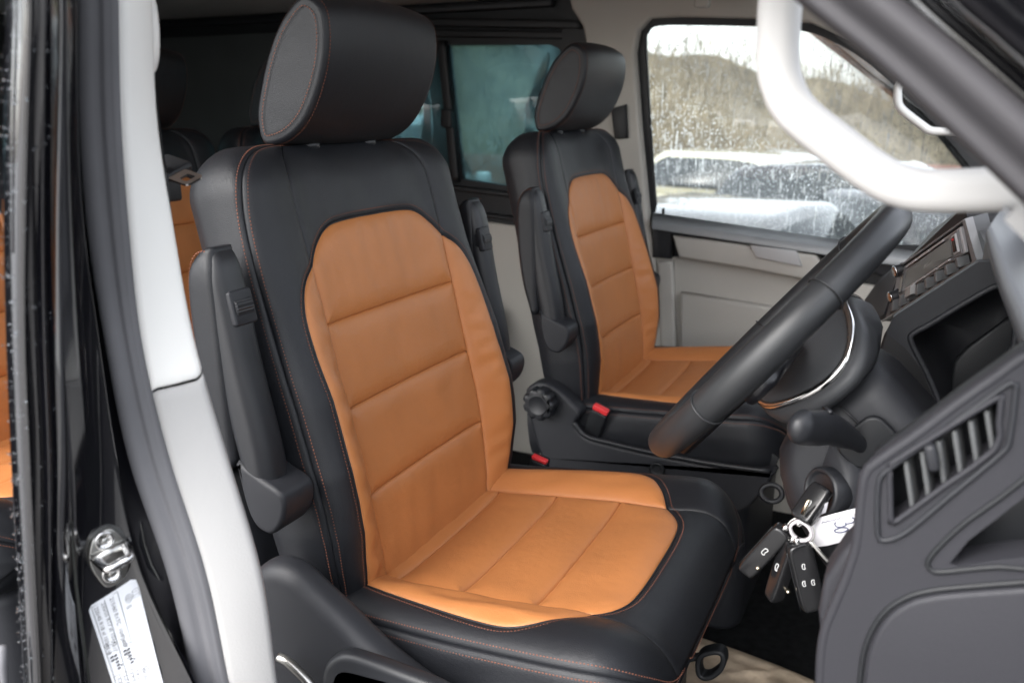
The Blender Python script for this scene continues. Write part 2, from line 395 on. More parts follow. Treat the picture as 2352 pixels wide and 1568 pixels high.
def make_backrest(root):
    S = BACK
    vs = np.concatenate([np.linspace(-.06, .545, 76), np.linspace(.552, S.v1, 12), [S.v1+.010, S.v1+.02]])
    b = shell('backrest', S, .62, vs, LEA_B, root)
    inn = [(.162, -.03), (.160, .143), (.161, .261), (.165, .374), (.1675, .450)]
    iny = lambda v: float(np.interp(v, [p[1] for p in inn], [p[0] for p in inn]))
    vv = [-.03, .143, .261, .374]
    for k in range(3):
        r = crom([(iny(v), v) for v in np.linspace(vv[k], vv[k+1], 6)], 2)
        l = [(-a, c) for a, c in r][::-1]
        panel('leather_panel', S, np.vstack([r, l]), LEA_O, b, .0085, .028, extra=wr(k, .0009, 34, (1.6, .8)))
    outl = [(.224, -.03), (.224, .10), (.224, .20), (.221, .29), (.223, .345), (.220, .388), (.210, .416), (.194, .434), (.1675, .450)]
    outl = crom(outl, 6)
    top = crom([(.1675, .450), (.152, .467), (.136, .480), (.120, .490), (.100, .4965), (.07, .499), (.03, .500), (0, .500)], 4)
    r = np.vstack([crom([(iny(v), v) for v in np.linspace(.374, .450, 5)], 2)[:-1], top[:-1]])
    l = (r*[-1, 1])[::-1]
    panel('leather_panel', S, np.vstack([r, [[0, .5]], l]), LEA_O, b, .0085, .028, extra=wr(9, .0018, 44, (2.0, .3)))
    for s in (1, -1):
        P = np.vstack([outl, [(iny(v), v) for v in np.linspace(.45, -.03, 24)]])*[s, 1]
        panel('bolster_panel', S, P, LEA_O, b, .007, .022, extra=wr(20+s, .0022, 70, (.7, 1.8)))
    seam = crom([(.266, -.05), (.268, .1), (.270, .25), (.270, .42), (.268, .50), (.262, .545), (.248, .585), (.222, .612), (.18, .624), (.10, .628), (0, .628)], 6)
    tl = crom([(.1675, .450), (.170, .49), (.170, .535), (.167, .578), (.160, .606), (.152, .6262)], 4)
    sv = seam[:, 1]
    cut = np.argmin(np.abs(seam[:, 0]-.152)+(seam[:, 1] < .6))
    for s in (1, -1):
        P = np.vstack([seam[:cut], tl[::-1], outl[::-1][1:]])*[s, 1]
        panel('bolster_cover', S, P, LEA_B, b, .004, .014, extra=wr(30+s, .0010, 25))
    half = np.vstack([tl, seam[cut+1:]]); P = np.vstack([half, (half*[-1, 1])[::-1][1:], (top*[-1, 1])[1:-1], top[::-1][:-1]])
    panel('top_cover', S, P, LEA_B, b, .004, .014, extra=wr(33, .0022, 24))
    oth = (seam*[-1, 1])[::-1][1:]
    P = np.vstack([seam, oth, [(-.375, -.05), (-.375, .56), (-.365, .60), (-.35, .634), (.35, .634), (.365, .60), (.375, .56), (.375, -.05)]])
    panel('side_cover', S, P, LEA_B, b, .004, .014, extra=wr(35, .0012, 20))
    # piping round the tan insert, stitching
    full = np.vstack([outl, top[1:], (top*[-1, 1])[::-1][1:], (outl*[-1, 1])[::-1][1:]])
    uv = resample(full, .004); tube('piping', S.off(uv, np.full(len(uv), .0002)), .0013, LEA_B, b, 8)
    G = Surf.__new__(Surf); lines = []
    def offs(pl, d):
        pl = resample(pl, .006); T = np.gradient(pl, axis=0); T /= np.linalg.norm(T, axis=1)[:, None]; return pl+np.stack([-T[:, 1], T[:, 0]], 1)*d
    whole = np.vstack([seam, oth])
    for d in (.0075, -.0075): lines.append(on_surf(S, offs(whole, d), .0020))
    ot = np.vstack([outl, top[1:], (top*[-1, 1])[::-1][1:], (outl*[-1, 1])[::-1][1:]])
    lines.append(on_surf(S, offs(ot, -.0075), .0022))
    for s in (1, -1): lines.append(on_surf(S, np.array([(.368*s, -.02), (.368*s, .56)]), .0015))
    stitches('stitching', lines, THREAD, b)
    for k in (1, 2, 3):
        stitches('seam_stitching', [on_surf(S, np.array([(-.158, vv[k]+.003), (.158, vv[k]+.003)]), .0012)], THREAD, b, r=.0004)
    return b
def make_headrest(root):
    H = HEAD
    vs = np.concatenate([np.linspace(-.1415, -.122, 7), np.linspace(-.115, .115, 28), np.linspace(.122, .1415, 7)])
    e = H.w-H.r+H.r*PI/2
    vs = np.concatenate([np.linspace(-e, -(H.w-H.r), 8), np.linspace(-.115, .115, 32), np.linspace(H.w-H.r, e, 8)])
    rows = np.array([H.ring(v) for v in vs]); n = rows.shape[1]
    fs = grid_faces(len(vs), n, True)+[list(range(n))[::-1], [(len(vs)-1)*n+i for i in range(n)]]
    h = mesh('headrest', rows.reshape(-1, 3), fs, LEA_B, root)
    for s in (-1, 1):
        cap = H.ring(s*e)[:, [0, 2]]; y = s*(H.w-.001)-.005
        if s < 0: PS = Surf(lambda uv, y=y: np.stack([uv[:, 0], np.full(len(uv), y), uv[:, 1]], 1)); Q = cap
        else: PS = Surf(lambda uv, y=y: np.stack([-uv[:, 0], np.full(len(uv), y), uv[:, 1]], 1)); Q = cap*[-1, 1]
        Q = inset_poly(Q if poly_area(Q) > 0 else Q[::-1], .0005)
        panel('side_panel', PS, Q, LEA_B, h, .0026, .012, extra=wr(50+s, .0012, 45, (.5, 1.5)))
        P2 = inset_poly(Q, .0050); p3 = resample(np.vstack([P2, P2[:1]]), .004)
        l1 = (PS.off(p3, np.full(len(p3), .0028)), PS.nrm(p3))
        rg = H.ring(s*(H.w-H.r+H.r*.35)); rg = np.vstack([rg, rg[:1]])
        nn = np.zeros_like(rg); nn[:, [0, 2]] = np.vstack([H.Nn, H.Nn[:1]]); nn[:, 1] = s*.25
        stitches('stitching', [l1, (rg+nn*.0004, nn)], THREAD, h)
    for s in (-1, 1):
        v, f = lathe_geo((-.176, s*.065, 1.02), (.0, 0, 1), [(.006, 0), (.006, .06)], 12)
        mesh('post', v, f, STEEL, h)
        v, f = lathe_geo((-.185, s*.065, 1.050), (-.1, 0, 1), [(.018, 0), (.018, .008), (.014, .0105), (.007, .0105)], 20)
        mesh('post_sleeve', v, f, PL_B, h)
    return h
def make_cushion(root):
    S = CUSH
    vs = np.concatenate([np.linspace(-.09, .385, 62), np.linspace(.392, S.v1, 14), [S.v1+.01, S.v1+.02]])
    c = shell('seat_cushion', S, .62, vs, LEA_B, root)
    inn = [(.156, -.05), (.157, .072), (.160, .172), (.160, .277), (.152, .352)]
    iny = lambda v: float(np.interp(v, [p[1] for p in inn], [p[0] for p in inn]))
    vv = [-.05, .072, .172, .277]
    for k in range(3):
        r = np.array([(iny(v), v) for v in np.linspace(vv[k], vv[k+1], 8)])
        panel('leather_panel', S, np.vstack([r, (r*[-1, 1])[::-1]]), LEA_O, c, .009, .030, extra=wr(60+k, .0018, 30, (.8, 1.6)))
    front = crom([(.152, .352), (.140, .364), (.126, .374), (.108, .381), (.08, .3845), (.04, .386), (0, .386)], 5)
    r = np.vstack([[(iny(v), v) for v in np.linspace(.277, .34, 6)], front[:-1]])
    panel('leather_panel', S, np.vstack([r, [[0, .386]], (r*[-1, 1])[::-1]]), LEA_O, c, .009, .030, extra=wr(64, .0026, 26, (.8, 1.6)))
    outl = crom([(.205, -.05), (.2155, .06), (.228, .15), (.238, .24), (.236, .283), (.216, .314), (.183, .338), (.152, .352)], 6)
    for s in (1, -1):
        P = np.vstack([outl, [(iny(v), v) for v in np.linspace(.34, -.05, 22)]])*[s, 1]
        panel('bolster_panel', S, P, LEA_O, c, .008, .024, extra=wr(70+s, .0020, 60, (1.8, .7)))
    seam = crom([(.268, -.06), (.269, .1), (.270, .25), (.270, .34), (.268, .40), (.258, .445), (.232, .476), (.18, .487), (.1, .490), (0, .490)], 6)
    cs = crom([(.152, .352), (.157, .385), (.174, .425), (.205, .4825)], 4)
    cut = np.argmin(np.abs(seam[:, 0]-.205)+(seam[:, 1] < .46)*9)
    for s in (1, -1):
        P = np.vstack([seam[:cut], cs[::-1], outl[::-1][1:]])*[s, 1]
        panel('side_strip', S, P, LEA_B, c, .004, .014, extra=wr(80+s, .0008, 25))
    half = np.vstack([cs, seam[cut+1:]])
    P = np.vstack([half, (half*[-1, 1])[::-1][1:], (front*[-1, 1])[1:-1], front[::-1][:-1]])
    panel('front_cover', S, P, LEA_B, c, .004, .014, extra=wr(83, .0010, 22))
    whole = np.vstack([seam, (seam*[-1, 1])[::-1][1:]])
    P = np.vstack([whole, [(-.385, -.06), (-.385, .40), (-.37, .47), (-.33, .501), (.33, .501), (.37, .47), (.385, .40), (.385, -.06)]])
    panel('skirt', S, P, LEA_B, c, .004, .014, extra=wr(84, .0010, 22))
    full = np.vstack([outl, front[1:], (front*[-1, 1])[::-1][1:], (outl*[-1, 1])[::-1][1:]])
    uv = resample(full, .004); tube('piping', S.off(uv, np.full(len(uv), .0002)), .0013, LEA_B, c, 8)
    def offs(pl, d):
        pl = resample(pl, .006); T = np.gradient(pl, axis=0); T /= np.linalg.norm(T, axis=1)[:, None]; return pl+np.stack([-T[:, 1], T[:, 0]], 1)*d
    lines = [on_surf(S, offs(whole, d), .0020) for d in (.0075, -.0075)]+[on_surf(S, offs(full, -.0075), .0022)]
    stitches('stitching', lines, THREAD, c)
    for k in (1, 2, 3): stitches('seam_stitching', [on_surf(S, np.array([(-.155, vv[k]+.003), (.155, vv[k]+.003)]), .0012)], THREAD, c, r=.0004)
    return c
def make_armrest(root, s):
    """folded-up armrest on the side s (-1 = towards the door of the driver's seat)"""
    O = np.array([0, s*(.268 if s < 0 else .276), 0]); A, B, Nv = (1, 0, 0), (0, 0, 1), (0, s, 0)
    # long hard shell facing forward, leather pad behind it
    def bar_loft(name, zs, xr, xf, y0, y1, r, m, par):
        rows = []
        for i, z in enumerate(zs):
            w = xf[i]-xr[i]; q = rrect(max(w, .004), y1[i]-y0[i], min(r, w*.48, (y1[i]-y0[i])*.48), 6, (xf[i]+xr[i])/2, (y1[i]+y0[i])/2)
            rows.append([(x, O[1]+s*y, z) for x, y in q])
        rows = np.array(rows); n = rows.shape[1]; fs = grid_faces(len(zs), n, True)+[list(range(n))[::-1], [(len(zs)-1)*n+k for k in range(n)]]
        if s < 0: fs = [f[::-1] for f in fs]
        return mesh(name, rows.reshape(-1, 3), fs, m, par)
    def prof(zk, vk, zs): return spl(np.array(zs), np.array(zk), np.array(vk))
    spl = lambda x, xs, ys: np.interp(x, *zip(*crom(list(zip(xs, ys)), 8)))
    zs = np.concatenate([np.linspace(.64, .90, 27), [.91, .92, .928, .935, .941, .946, .950, .9525, .954]])
    xf = prof([.64, .68, .73, .82, .873, .917, .935, .946, .952, .954], [-.062, -.064, -.070, -.090, -.100, -.110, -.115, -.1205, -.1265, -.131], zs)
    xr = prof([.64, .70, .77, .865, .915, .94, .95, .954], [-.098, -.112, -.128, -.140, -.143, -.142, -.139, -.133], zs)
    e = np.clip((.956-zs)/.045, 0, 1); k = np.sqrt(np.clip(1-(1-e)**2, 0, 1)); y1 = .030+.018*k; y0 = .012-.010*k
    a = bar_loft('armrest', zs, xr, xf, y0, y1, .020, PL_B, root)
    zs = np.concatenate([np.linspace(.705, .90, 21), [.91, .92, .93, .938, .945, .950, .9535, .9555]])
    xf = prof([.70, .715, .795, .885, .924, .94, .9555], [-.114, -.112, -.114, -.1165, -.1195, -.122, -.127], zs)
    xr = prof([.70, .712, .76, .82, .88, .925, .945, .9515, .9555], [-.126, -.130, -.146, -.1565, -.1615, -.1595, -.151, -.144, -.137], zs)
    e = np.clip((.958-zs)/.04, 0, 1); k = np.sqrt(np.clip(1-(1-e)**2, 0, 1)); y1 = .032+.0190*k; y0 = .010-.010*k
    pad = bar_loft('arm_pad', zs, xr, xf, y0, y1, .012, LEA_B, a)
    L = crom([(-.124, .713), (-.143, .765), (-.1530, .82), (-.1575, .88), (-.1555, .924), (-.147, .9445), (-.136, .9525), (-.127, .9535)], 8)
    P3 = np.stack([L[:, 0], np.full(len(L), O[1]+s*.0475), L[:, 1]], 1); nn = np.tile([-.6, s*.8, .1], (len(L), 1))
    stitches('stitching', [(P3, nn)], THREAD, a)
    # adjuster thumbwheel in its recess
    c = np.array([-.1125, s*.292, .888]); d = np.array([.22, 0, -.975]); up = np.array([.975, 0, .22])
    v, f = prism_geo(rrect(.040, .034, .004), c+up*.0010, d, (0, 1, 0), up, .010, .002, 2); mesh('wheel_recess', v, f, PL_D, a)
    th = np.linspace(0, 2*PI, 49)[:-1]; rr = .0125+.0006*(np.arange(48) % 2)
    v, f = prism_geo(np.stack([rr*np.cos(th), rr*np.sin(th)], 1), c+up*.0018-np.array([0, .0135, 0]), d, up, (0, 1, 0), .027, .001, 1); mesh('thumbwheel', v, f, PL_B, a, False)
    # pivot cover
    pv = crom([(-.110, .712), (-.100, .709), (-.074, .697), (-.056, .690), (-.046, .683), (-.043, .670), (-.047, .653), (-.056, .639), (-.068, .630), (-.086, .634), (-.098, .650), (-.106, .68)], 5, True)
    v, f = prism_geo(pv, O-[0, s*.004, 0], A, B, Nv, .053, .006, 6, bev2=.003); mesh('pivot_cover', v, f, PL_D, a)
    return a
def make_base(root, side):
    O = np.array([0, side*.276, 0])
    P = crom([(-.105, .560), (-.090, .583), (-.066, .592), (-.038, .588), (-.010, .570), (.030, .545), (.075, .515), (.13, .490), (.20, .468), (.28, .452), (.33, .440), (.345, .41), (.33, .36), (.25, .33), (.0, .32), (-.06, .33), (-.085, .40), (-.102, .50)], 5, True)
    v, f = prism_geo(P, O, (1, 0, 0), (0, 0, 1), (0, side, 0), .045, .020, 6)
    b = mesh('side_cover', v, f, PL_D, root)
    L = crom([tuple(at(u, v_, Y=-.326)[[0, 2]]) for u, v_ in [(752, 1570), (756, 1522), (775, 1499), (805, 1491), (860, 1506), (930, 1531), (1010, 1563), (1060, 1600), (970, 1610), (880, 1566), (822, 1545), (796, 1552), (785, 1610)]], 4, True)
    v, f = prism_geo(L, O+[0, side*.040, 0], (1, 0, 0), (0, 0, 1), (0, side, 0), .022, .008, 4); mesh('adjuster_lever', v, f, PL_B, b)
    return b
def make_seat(name, label, loc, outer):
    root = thing(name, label, 'seat', loc, 'front seats')
    make_backrest(root); make_headrest(root); make_cushion(root)
    for s in (-1, 1): make_armrest(root, s)
    P = rrect(.40, .44, .05, 5); v, f = prism_geo(P, (.11, 0, .03), (1, 0, 0), (0, 1, 0), (0, 0, 1), .36, .02, 3); mesh('seat_box', v, f, PL_D, root)
    return root
SEAT = make_seat('front_seat', 'tan and black leather seat nearest the camera, beside the open door', (.10, 0, .03), -1)
base_cover = make_base(SEAT, -1)
index_children()
SEAT2 = copy_tree(SEAT); SEAT2.location = (.10, .846, .03)
SEAT2['label'] = 'tan and black leather passenger seat beyond the steering wheel, by the far door'
for ch in list(SEAT2.children):
    if ch.name.startswith('side_cover'):
        for g in ch.children: bpy.data.objects.remove(g)
        bpy.data.objects.remove(ch)
# ================================================================ VAN SHELL
def plate_geo(outer, holes, O, A, B, N, depth):
    """flat plate with holes; outer/holes 2-D along A, B; front face at N*depth"""
    O, A, B, N = [np.asarray(x, float) for x in (O, A, B, N)]
    loops = [np.asarray(outer, float)]+[np.asarray(h, float) for h in holes]
    loops = [l if poly_area(l) > 0 else l[::-1] for l in loops]
    allp = np.concatenate(loops); n = len(allp)
    tri = geometry.tessellate_polygon([[Vector((*p, 0)) for p in l] for l in loops])
    to3 = lambda h: O+allp[:, :1]*A+allp[:, 1:]*B+N*h
    vs = np.vstack([to3(depth), to3(0)]); fs = []
    hand = np.dot(np.cross(A, B), N) > 0
    for t in tri:
        a, b, c = allp[list(t)]
        ccw = (b[0]-a[0])*(c[1]-a[1])-(b[1]-a[1])*(c[0]-a[0]) > 0
        t = list(t) if ccw == hand else list(t)[::-1]
        fs.append(t); fs.append([i+n for i in t[::-1]])
    k = 0
    for li, l in enumerate(loops):
        m = len(l)
        for i in range(m):
            a, b = k+i, k+(i+1) % m; f = [a, a+n, b+n, b]
            fs.append(f if (hand == (li == 0)) else f[::-1])
        k += m
    return vs, fs
def plate(name, outer, holes, O, A, B, N, depth, mat, parent=None):
    v, f = plate_geo(outer, holes, O, A, B, N, depth); return mesh(name, v, f, mat, parent, False)
def tr(pts, Y): return [tuple(at(u, v, Y=Y)[[0, 2]]) for u, v in pts]     # picture outline -> (x, z) on the plane Y
EX, EY, EZ = np.eye(3)
DARK = mat('dark_lining', (.060, .066, .066), .85, .2, bump=[('noise', 500, .2, .001)], var=(3, .15))
BLK = mat('black_trim', (.012, .013, .015), .5, .4, bump=[('noise', 600, .1, .0004)])
WAT = mat('rain_water', (.9, .95, 1), .02, .5); WAT.node_tree.nodes['Principled BSDF'].inputs['Transmission Weight'].default_value = 1; WAT.node_tree.nodes['Principled BSDF'].inputs['IOR'].default_value = 1.33

def wet_glass(name, tint, streak=1.0, fog=.10):
    m = bpy.data.materials.new(name); m.use_nodes = True; t = m.node_tree; t.nodes.clear(); N = t.nodes.new; L = t.links.new
    tc = N('ShaderNodeTexCoord')
    mp = N('ShaderNodeMapping'); mp.inputs['Scale'].default_value = (150, 1, 16*streak); L(tc.outputs['Object'], mp.inputs[0])
    n1 = N('ShaderNodeTexNoise'); n1.inputs['Scale'].default_value = 1; n1.inputs['Detail'].default_value = 3; n1.inputs['Roughness'].default_value = .6; L(mp.outputs[0], n1.inputs['Vector'])
    v1 = N('ShaderNodeTexVoronoi'); v1.inputs['Scale'].default_value = 220; v1.inputs['Randomness'].default_value = 1
    mp2 = N('ShaderNodeMapping'); mp2.inputs['Scale'].default_value = (1, .01, .55); L(tc.outputs['Object'], mp2.inputs[0]); L(mp2.outputs[0], v1.inputs['Vector'])
    dm = N('ShaderNodeMapRange'); dm.inputs[1].default_value = .14; dm.inputs[2].default_value = .30; dm.inputs[3].default_value = 1; dm.inputs[4].default_value = 0; L(v1.outputs['Distance'], dm.inputs[0])
    sm = N('ShaderNodeMapRange'); sm.inputs[1].default_value = .56; sm.inputs[2].default_value = .84; L(n1.outputs['Fac'], sm.inputs[0])
    hh = N('ShaderNodeMath'); hh.operation = 'MAXIMUM'; L(dm.outputs[0], hh.inputs[0]); L(sm.outputs[0], hh.inputs[1])
    bp = N('ShaderNodeBump'); bp.inputs['Strength'].default_value = 1.0; bp.inputs['Distance'].default_value = .0006; L(hh.outputs[0], bp.inputs['Height'])
    rf = N('ShaderNodeBsdfRefraction'); rf.inputs['IOR'].default_value = 1.33; rf.inputs['Roughness'].default_value = .06; rf.inputs['Color'].default_value = (*[c*.82 for c in tint], 1); L(bp.outputs[0], rf.inputs['Normal'])
    tp = N('ShaderNodeBsdfTransparent'); tp.inputs['Color'].default_value = (*tint, 1)
    mx = N('ShaderNodeMixShader'); L(hh.outputs[0], mx.inputs[0]); L(tp.outputs[0], mx.inputs[1]); L(rf.outputs[0], mx.inputs[2])
    tl = N('ShaderNodeBsdfTranslucent'); tl.inputs['Color'].default_value = (*tint, 1)
    mf = N('ShaderNodeMixShader'); mf.inputs[0].default_value = fog; L(mx.outputs[0], mf.inputs[1]); L(tl.outputs[0], mf.inputs[2])
    gl = N('ShaderNodeBsdfGlossy'); gl.inputs['Roughness'].default_value = .03; gl.inputs['Color'].default_value = (1, 1, 1, 1)
    fr = N('ShaderNodeFresnel'); fr.inputs['IOR'].default_value = 1.45
    mg = N('ShaderNodeMixShader'); L(fr.outputs[0], mg.inputs[0]); L(mf.outputs[0], mg.inputs[1]); L(gl.outputs[0], mg.inputs[2])
    o = N('ShaderNodeOutputMaterial'); L(mg.outputs[0], o.inputs[0]); return m
WET = wet_glass('wet_glass', (.95, .97, .96), 1.0, .07)
TEAL = wet_glass('tinted_wet_glass', (.38, .54, .56), .8, .18)

# ---- floor, ceiling, walls of the cabin
def struct(name, v, f, m, smooth=False):
    o = mesh(name, v, f, m, None, smooth); o['kind'] = 'structure'; return o
struct('cabin_floor', *box_geo((-.55, .42, 0), (3.4, 1.94, .06)), CARPET)
struct('ceiling', *box_geo((-.90, .40, 1.425), (2.85, 1.94, .03)), CLOTH_G)
struct('van_roof', *box_geo((-.88, .40, 1.463), (3.0, 2.06, .03)), PAINT)
o = struct('rear_wall', *plate_geo([(-.55, .03), (1.38, .03), (1.38, 1.41), (-.55, 1.41)], [rrect(1.12, .34, .06, 4, .22, 1.10)[::-1]], (-2.3, 0, 0), EY, EZ, EX, .04), DARK)
struct('rear_side_wall', *box_geo((-1.92, -.56, .72), (.74, .05, 1.38)), DARK)
v, f = prism_geo(rrect(1.2, .42, .06, 4, .22, 1.10), (-2.31, 0, 0), EY, EZ, EX, .004, 0); o = mesh('tailgate_glass', v, f, TEAL); tag(o, 'dark rear window at the very back behind the rear seats', 'window')
struct('bulkhead', *box_geo((1.22, .40, .42), (.06, 1.94, .90)), DARK)
struct('scuttle', *box_geo((1.05, .40, .885), (.40, 1.90, .03)), BLK)
# rubber strip where far wall and ceiling meet
# ---- far side: sliding door
D = thing('sliding_door', 'black framed sliding side door with rain streaked tinted windows', 'door', (-.9, 1.36, .05))
g1 = tr([(1028, 104), (1262, 103), (1283, 111), (1296, 132), (1305, 200), (1320, 440), (1200, 432), (1062, 412)], 1.36)
g2 = tr([(860, 92), (1003, 98), (1034, 404), (900, 395)], 1.36)
outer = [(-2.30, .03), (-.385, .03), (-.385, 1.41), (-2.30, 1.41)]
plate('door_frame', outer, [g1, g2], (0, 1.385, 0), EX, EZ, -EY, .025, BLK, D)
for nm, g, m in (('window_pane', g1, TEAL), ('window_pane', g2, TEAL)):
    g = np.array(g); c = g.mean(0); q = c+(g-c)*1.03
    v, f = prism_geo(q, (0, 1.372, 0), EX, EZ, -EY, .003, 0); mesh(nm, v, f, m, D)
# raised inner frame members
def bar(name, pts, Y, w, d, m, par, bev=.004):
    P = resample(np.array([at(u, v, Y=Y) for u, v in pts]), .02)
    v, f = sweep_geo(P, rrect(d, w, bev, 3), (0, 0, 1) if abs(P[-1][0]-P[0][0]) > abs(P[-1][2]-P[0][2]) else (1, 0, 0)); return mesh(name, v, f, m, par)
bar('window_post', [(1016, 95), (1048, 418)], 1.35, .026, .02, BLK, D)
bar('header_rail', [(860, 75), (1345, 82)], 1.345, .020, .03, BLK, D)
bar('header_rail', [(860, 50), (1340, 58)], 1.33, .022, .04, BLK, D)
bar('window_sill', [(1020, 428), (1240, 455)], 1.34, .014, .03, BLK, D)
bar('lower_rail', [(1020, 480), (1240, 510)], 1.34, .012, .03, BLK, D)
v, f = prism_geo(rrect(.036, .056, .008, 4), at(1030, 272, Y=1.335), EX, EZ, -EY, .018, .004, 3); mesh('window_latch', v, f, BLK, D)
v, f = prism_geo(tr([(1055, 500), (1255, 530), (1255, 1050), (1055, 1010)], 1.34), (0, 1.36, 0), EX, EZ, -EY, .022, .006, 3); mesh('lower_panel', v, f, PL_G, D)
v, f = box_geo((-1.62, 1.352, .9), (1.25, .012, .90), None, .004); mesh('dark_panel', v, f, DARK, D)
v, f = box_geo((-1.36, 1.345, 1.392), (1.85, .03, .024), None, .006); mesh('roof_seal', v, f, BLK, D)
# ---- far pillar + front passenger door
wall_out = [(-.40, .03), (1.3, .03), (1.3, 1.41), (-.40, 1.41)]
win = crom(tr([(1492, 300), (1481, 110), (1486, 72), (1510, 58), (1600, 57), (1740, 60), (1840, 70), (1905, 92), (2000, 150), (2150, 290), (2260, 430), (2262, 500), (2230, 545), (2100, 565), (1890, 548), (1700, 521), (1513, 493), (1504, 470)], 1.32), 3, True)
P = thing('far_pillar', 'grey plastic door pillar behind the passenger headrest', 'pillar', (-.28, 1.30, .05))
pill = tr([(1298, -40), (1312, 20), (1338, 62), (1347, 110), (1352, 300), (1372, 640), (1396, 1080), (1545, 1040), (1506, 585), (1486, 490), (1468, 300), (1455, 120), (1464, 70), (1490, 42), (1560, 38), (1740, 42), (1860, 52), (1960, 95), (2080, 180), (2140, 160), (2120, -40)], 1.29)
v, f = prism_geo(np.array(pill), (0, 1.335, 0), EX, EZ, -EY, .045, .010, 4); mesh('pillar_trim', v, f, PL_G, P)
v, f = prism_geo(np.array(tr([(1404, 250), (1438, 240), (1442, 318), (1412, 320)], 1.28)), (0, 1.292, 0), EX, EZ, -EY, .018, .004, 2); mesh('belt_guide', v, f, BLK, P)
PD = thing('passenger_door', 'grey and black front passenger door with rain covered window', 'door', (.3, 1.32, .05))
plate('door_shell', wall_out, [win], (0, 1.345, 0), EX, EZ, -EY, .020, BLK, PD)
c = win.mean(0); q = c+(win-c)*1.02
v, f = prism_geo(q, (0, 1.338, 0), EX, EZ, -EY, .003, 0); mesh('window_pane', v, f, WET, PD)
LEDGE = mat('ledge_sky_sheen', (.24, .25, .255), .30, .6)  # pale base colour stands in for sky reflected off the ledge top
lu = np.linspace(1498, 2120, 12); n_ = np.array([at(u, 509+.146*(u-1500), Y=1.262) for u in lu]); f_ = np.array([at(u, 488+.146*(u-1500), Y=1.330) for u in lu])
loft('window_ledge', np.stack([n_+[0, 0, -.02], n_+[0, .0, -.003], n_+[0, .003, 0], f_, f_+[0, .01, -.02]], 1), LEDGE, PD)
capo = tr([(1500, 507), (1700, 534), (1890, 562), (2080, 590), (2300, 600), (2300, 680), (2080, 650), (1876, 583), (1700, 560), (1545, 538), (1542, 594), (1500, 590)], 1.29)
v, f = prism_geo(np.array(capo), (0, 1.325, 0), EX, EZ, -EY, .045, .006, 3); mesh('door_cap', v, f, PL_B, PD)
card = tr([(1500, 588), (1545, 592), (1700, 600), (1880, 640), (2300, 700), (2300, 1300), (1500, 1300)], 1.29)
v, f = prism_geo(np.array(card), (0, 1.325, 0), EX, EZ, -EY, .025, .006, 3); mesh('door_card', v, f, PL_G, PD)
arm = tr([(1545, 540), (1700, 561), (1874, 585), (1900, 625), (1880, 650), (1840, 640), (1700, 614), (1560, 592)], 1.27)
v, f = prism_geo(np.array(arm), (0, 1.325, 0), EX, EZ, -EY, .060, .008, 4); ap = mesh('pull_panel', v, f, PL_G, PD)
cup = tr([(1722, 562), (1830, 577), (1842, 612), (1738, 592)], 1.26)
v, f = prism_geo(np.array(cup), (0, 1.268, 0), EX, EZ, -EY, .010, .003, 3); mesh('pull_cup', v, f, TRIM_L, ap)
pk = tr([(1562, 672), (1770, 706), (2000, 760), (2000, 1300), (1556, 1300)], 1.27)
v, f = prism_geo(np.array(pk), (0, 1.305, 0), EX, EZ, -EY, .035, .010, 4); mesh('door_pocket', v, f, PL_G, PD)
st = tr([(1512, 600), (1545, 600), (1553, 800), (1560, 1000), (1530, 1000), (1518, 800)], 1.28)
v, f = prism_geo(np.array(st), (0, 1.305, 0), EX, EZ, -EY, .030, .008, 4); mesh('edge_trim', v, f, PL_G, PD)
v, f = lathe_geo(at(1523, 492, Y=1.29), (0, 0, 1), [(.004, 0), (.0042, .012), (.003, .016)], 12); mesh('lock_pin', v, f, BLK, PD)
# far A-pillar grab handle
hp = crom([at(u, v, Y=1.20) for u, v in [(2090, 170), (2066, 195), (2062, 228), (2072, 252), (2120, 290), (2136, 300), (2160, 302), (2240, 300)]], 8)
v, f = tube_geo(hp, .0085, 12, flat=(1.1, 1.5), up=(0, 1, 0)); o = mesh('grab_handle', v, f, TRIM_W); tag(o, 'far grey grab handle seen through the loop of the near one', 'handle')
# visor clip under the ceiling
v, f = prism_geo(rrect(.036, .03, .008, 4), at(1617, 5, Y=1.18), EX, EZ, -EY, .03, .006, 3); o = mesh('visor_clip', v, f, PL_G); tag(o, 'small grey clip under the headlining above the passenger window', 'clip')

# ================================================================ NEAR DOOR PILLAR (B-pillar)
ROWS = [0, 261, 523, 784, 1045, 1306, 1568]
LN = {'a': ([15, 8, 9, 15, 26, 42, 57], -.598), 'b': ([68, 60, 54, 54, 65, 77, 90], -.612), 'e1': ([120, 118, 118, 124, 133, 131, 127], -.592),
      'e2': ([147, 144, 141, 147, 163, 176, 205], -.565), 'g': ([171, 173, 187, 222, 262, 320, 445], -.522), 'h': ([178, 182, 203, 245, 298, 386, 448], -.500),
      'i': ([274, 279, 297, 326, 388, 472, 527], -.488), 'j': ([344, 355, 399, 448, 523, 600, 638], -.452)}
def spline1(x, xs, ys):
    """C1 cubic through (xs, ys), linear beyond the ends"""
    xs = np.asarray(xs, float); ys = np.asarray(ys, float); m = np.gradient(ys, xs); x = np.asarray(x, float)
    i = np.clip(np.searchsorted(xs, x)-1, 0, len(xs)-2); h = xs[i+1]-xs[i]; t = (x-xs[i])/h
    y = (2*t**3-3*t**2+1)*ys[i]+(t**3-2*t**2+t)*h*m[i]+(-2*t**3+3*t**2)*ys[i+1]+(t**3-t**2)*h*m[i+1]
    y = np.where(x < xs[0], ys[0]+m[0]*(x-xs[0]), y); return np.where(x > xs[-1], ys[-1]+m[-1]*.4*(x-xs[-1]), y)
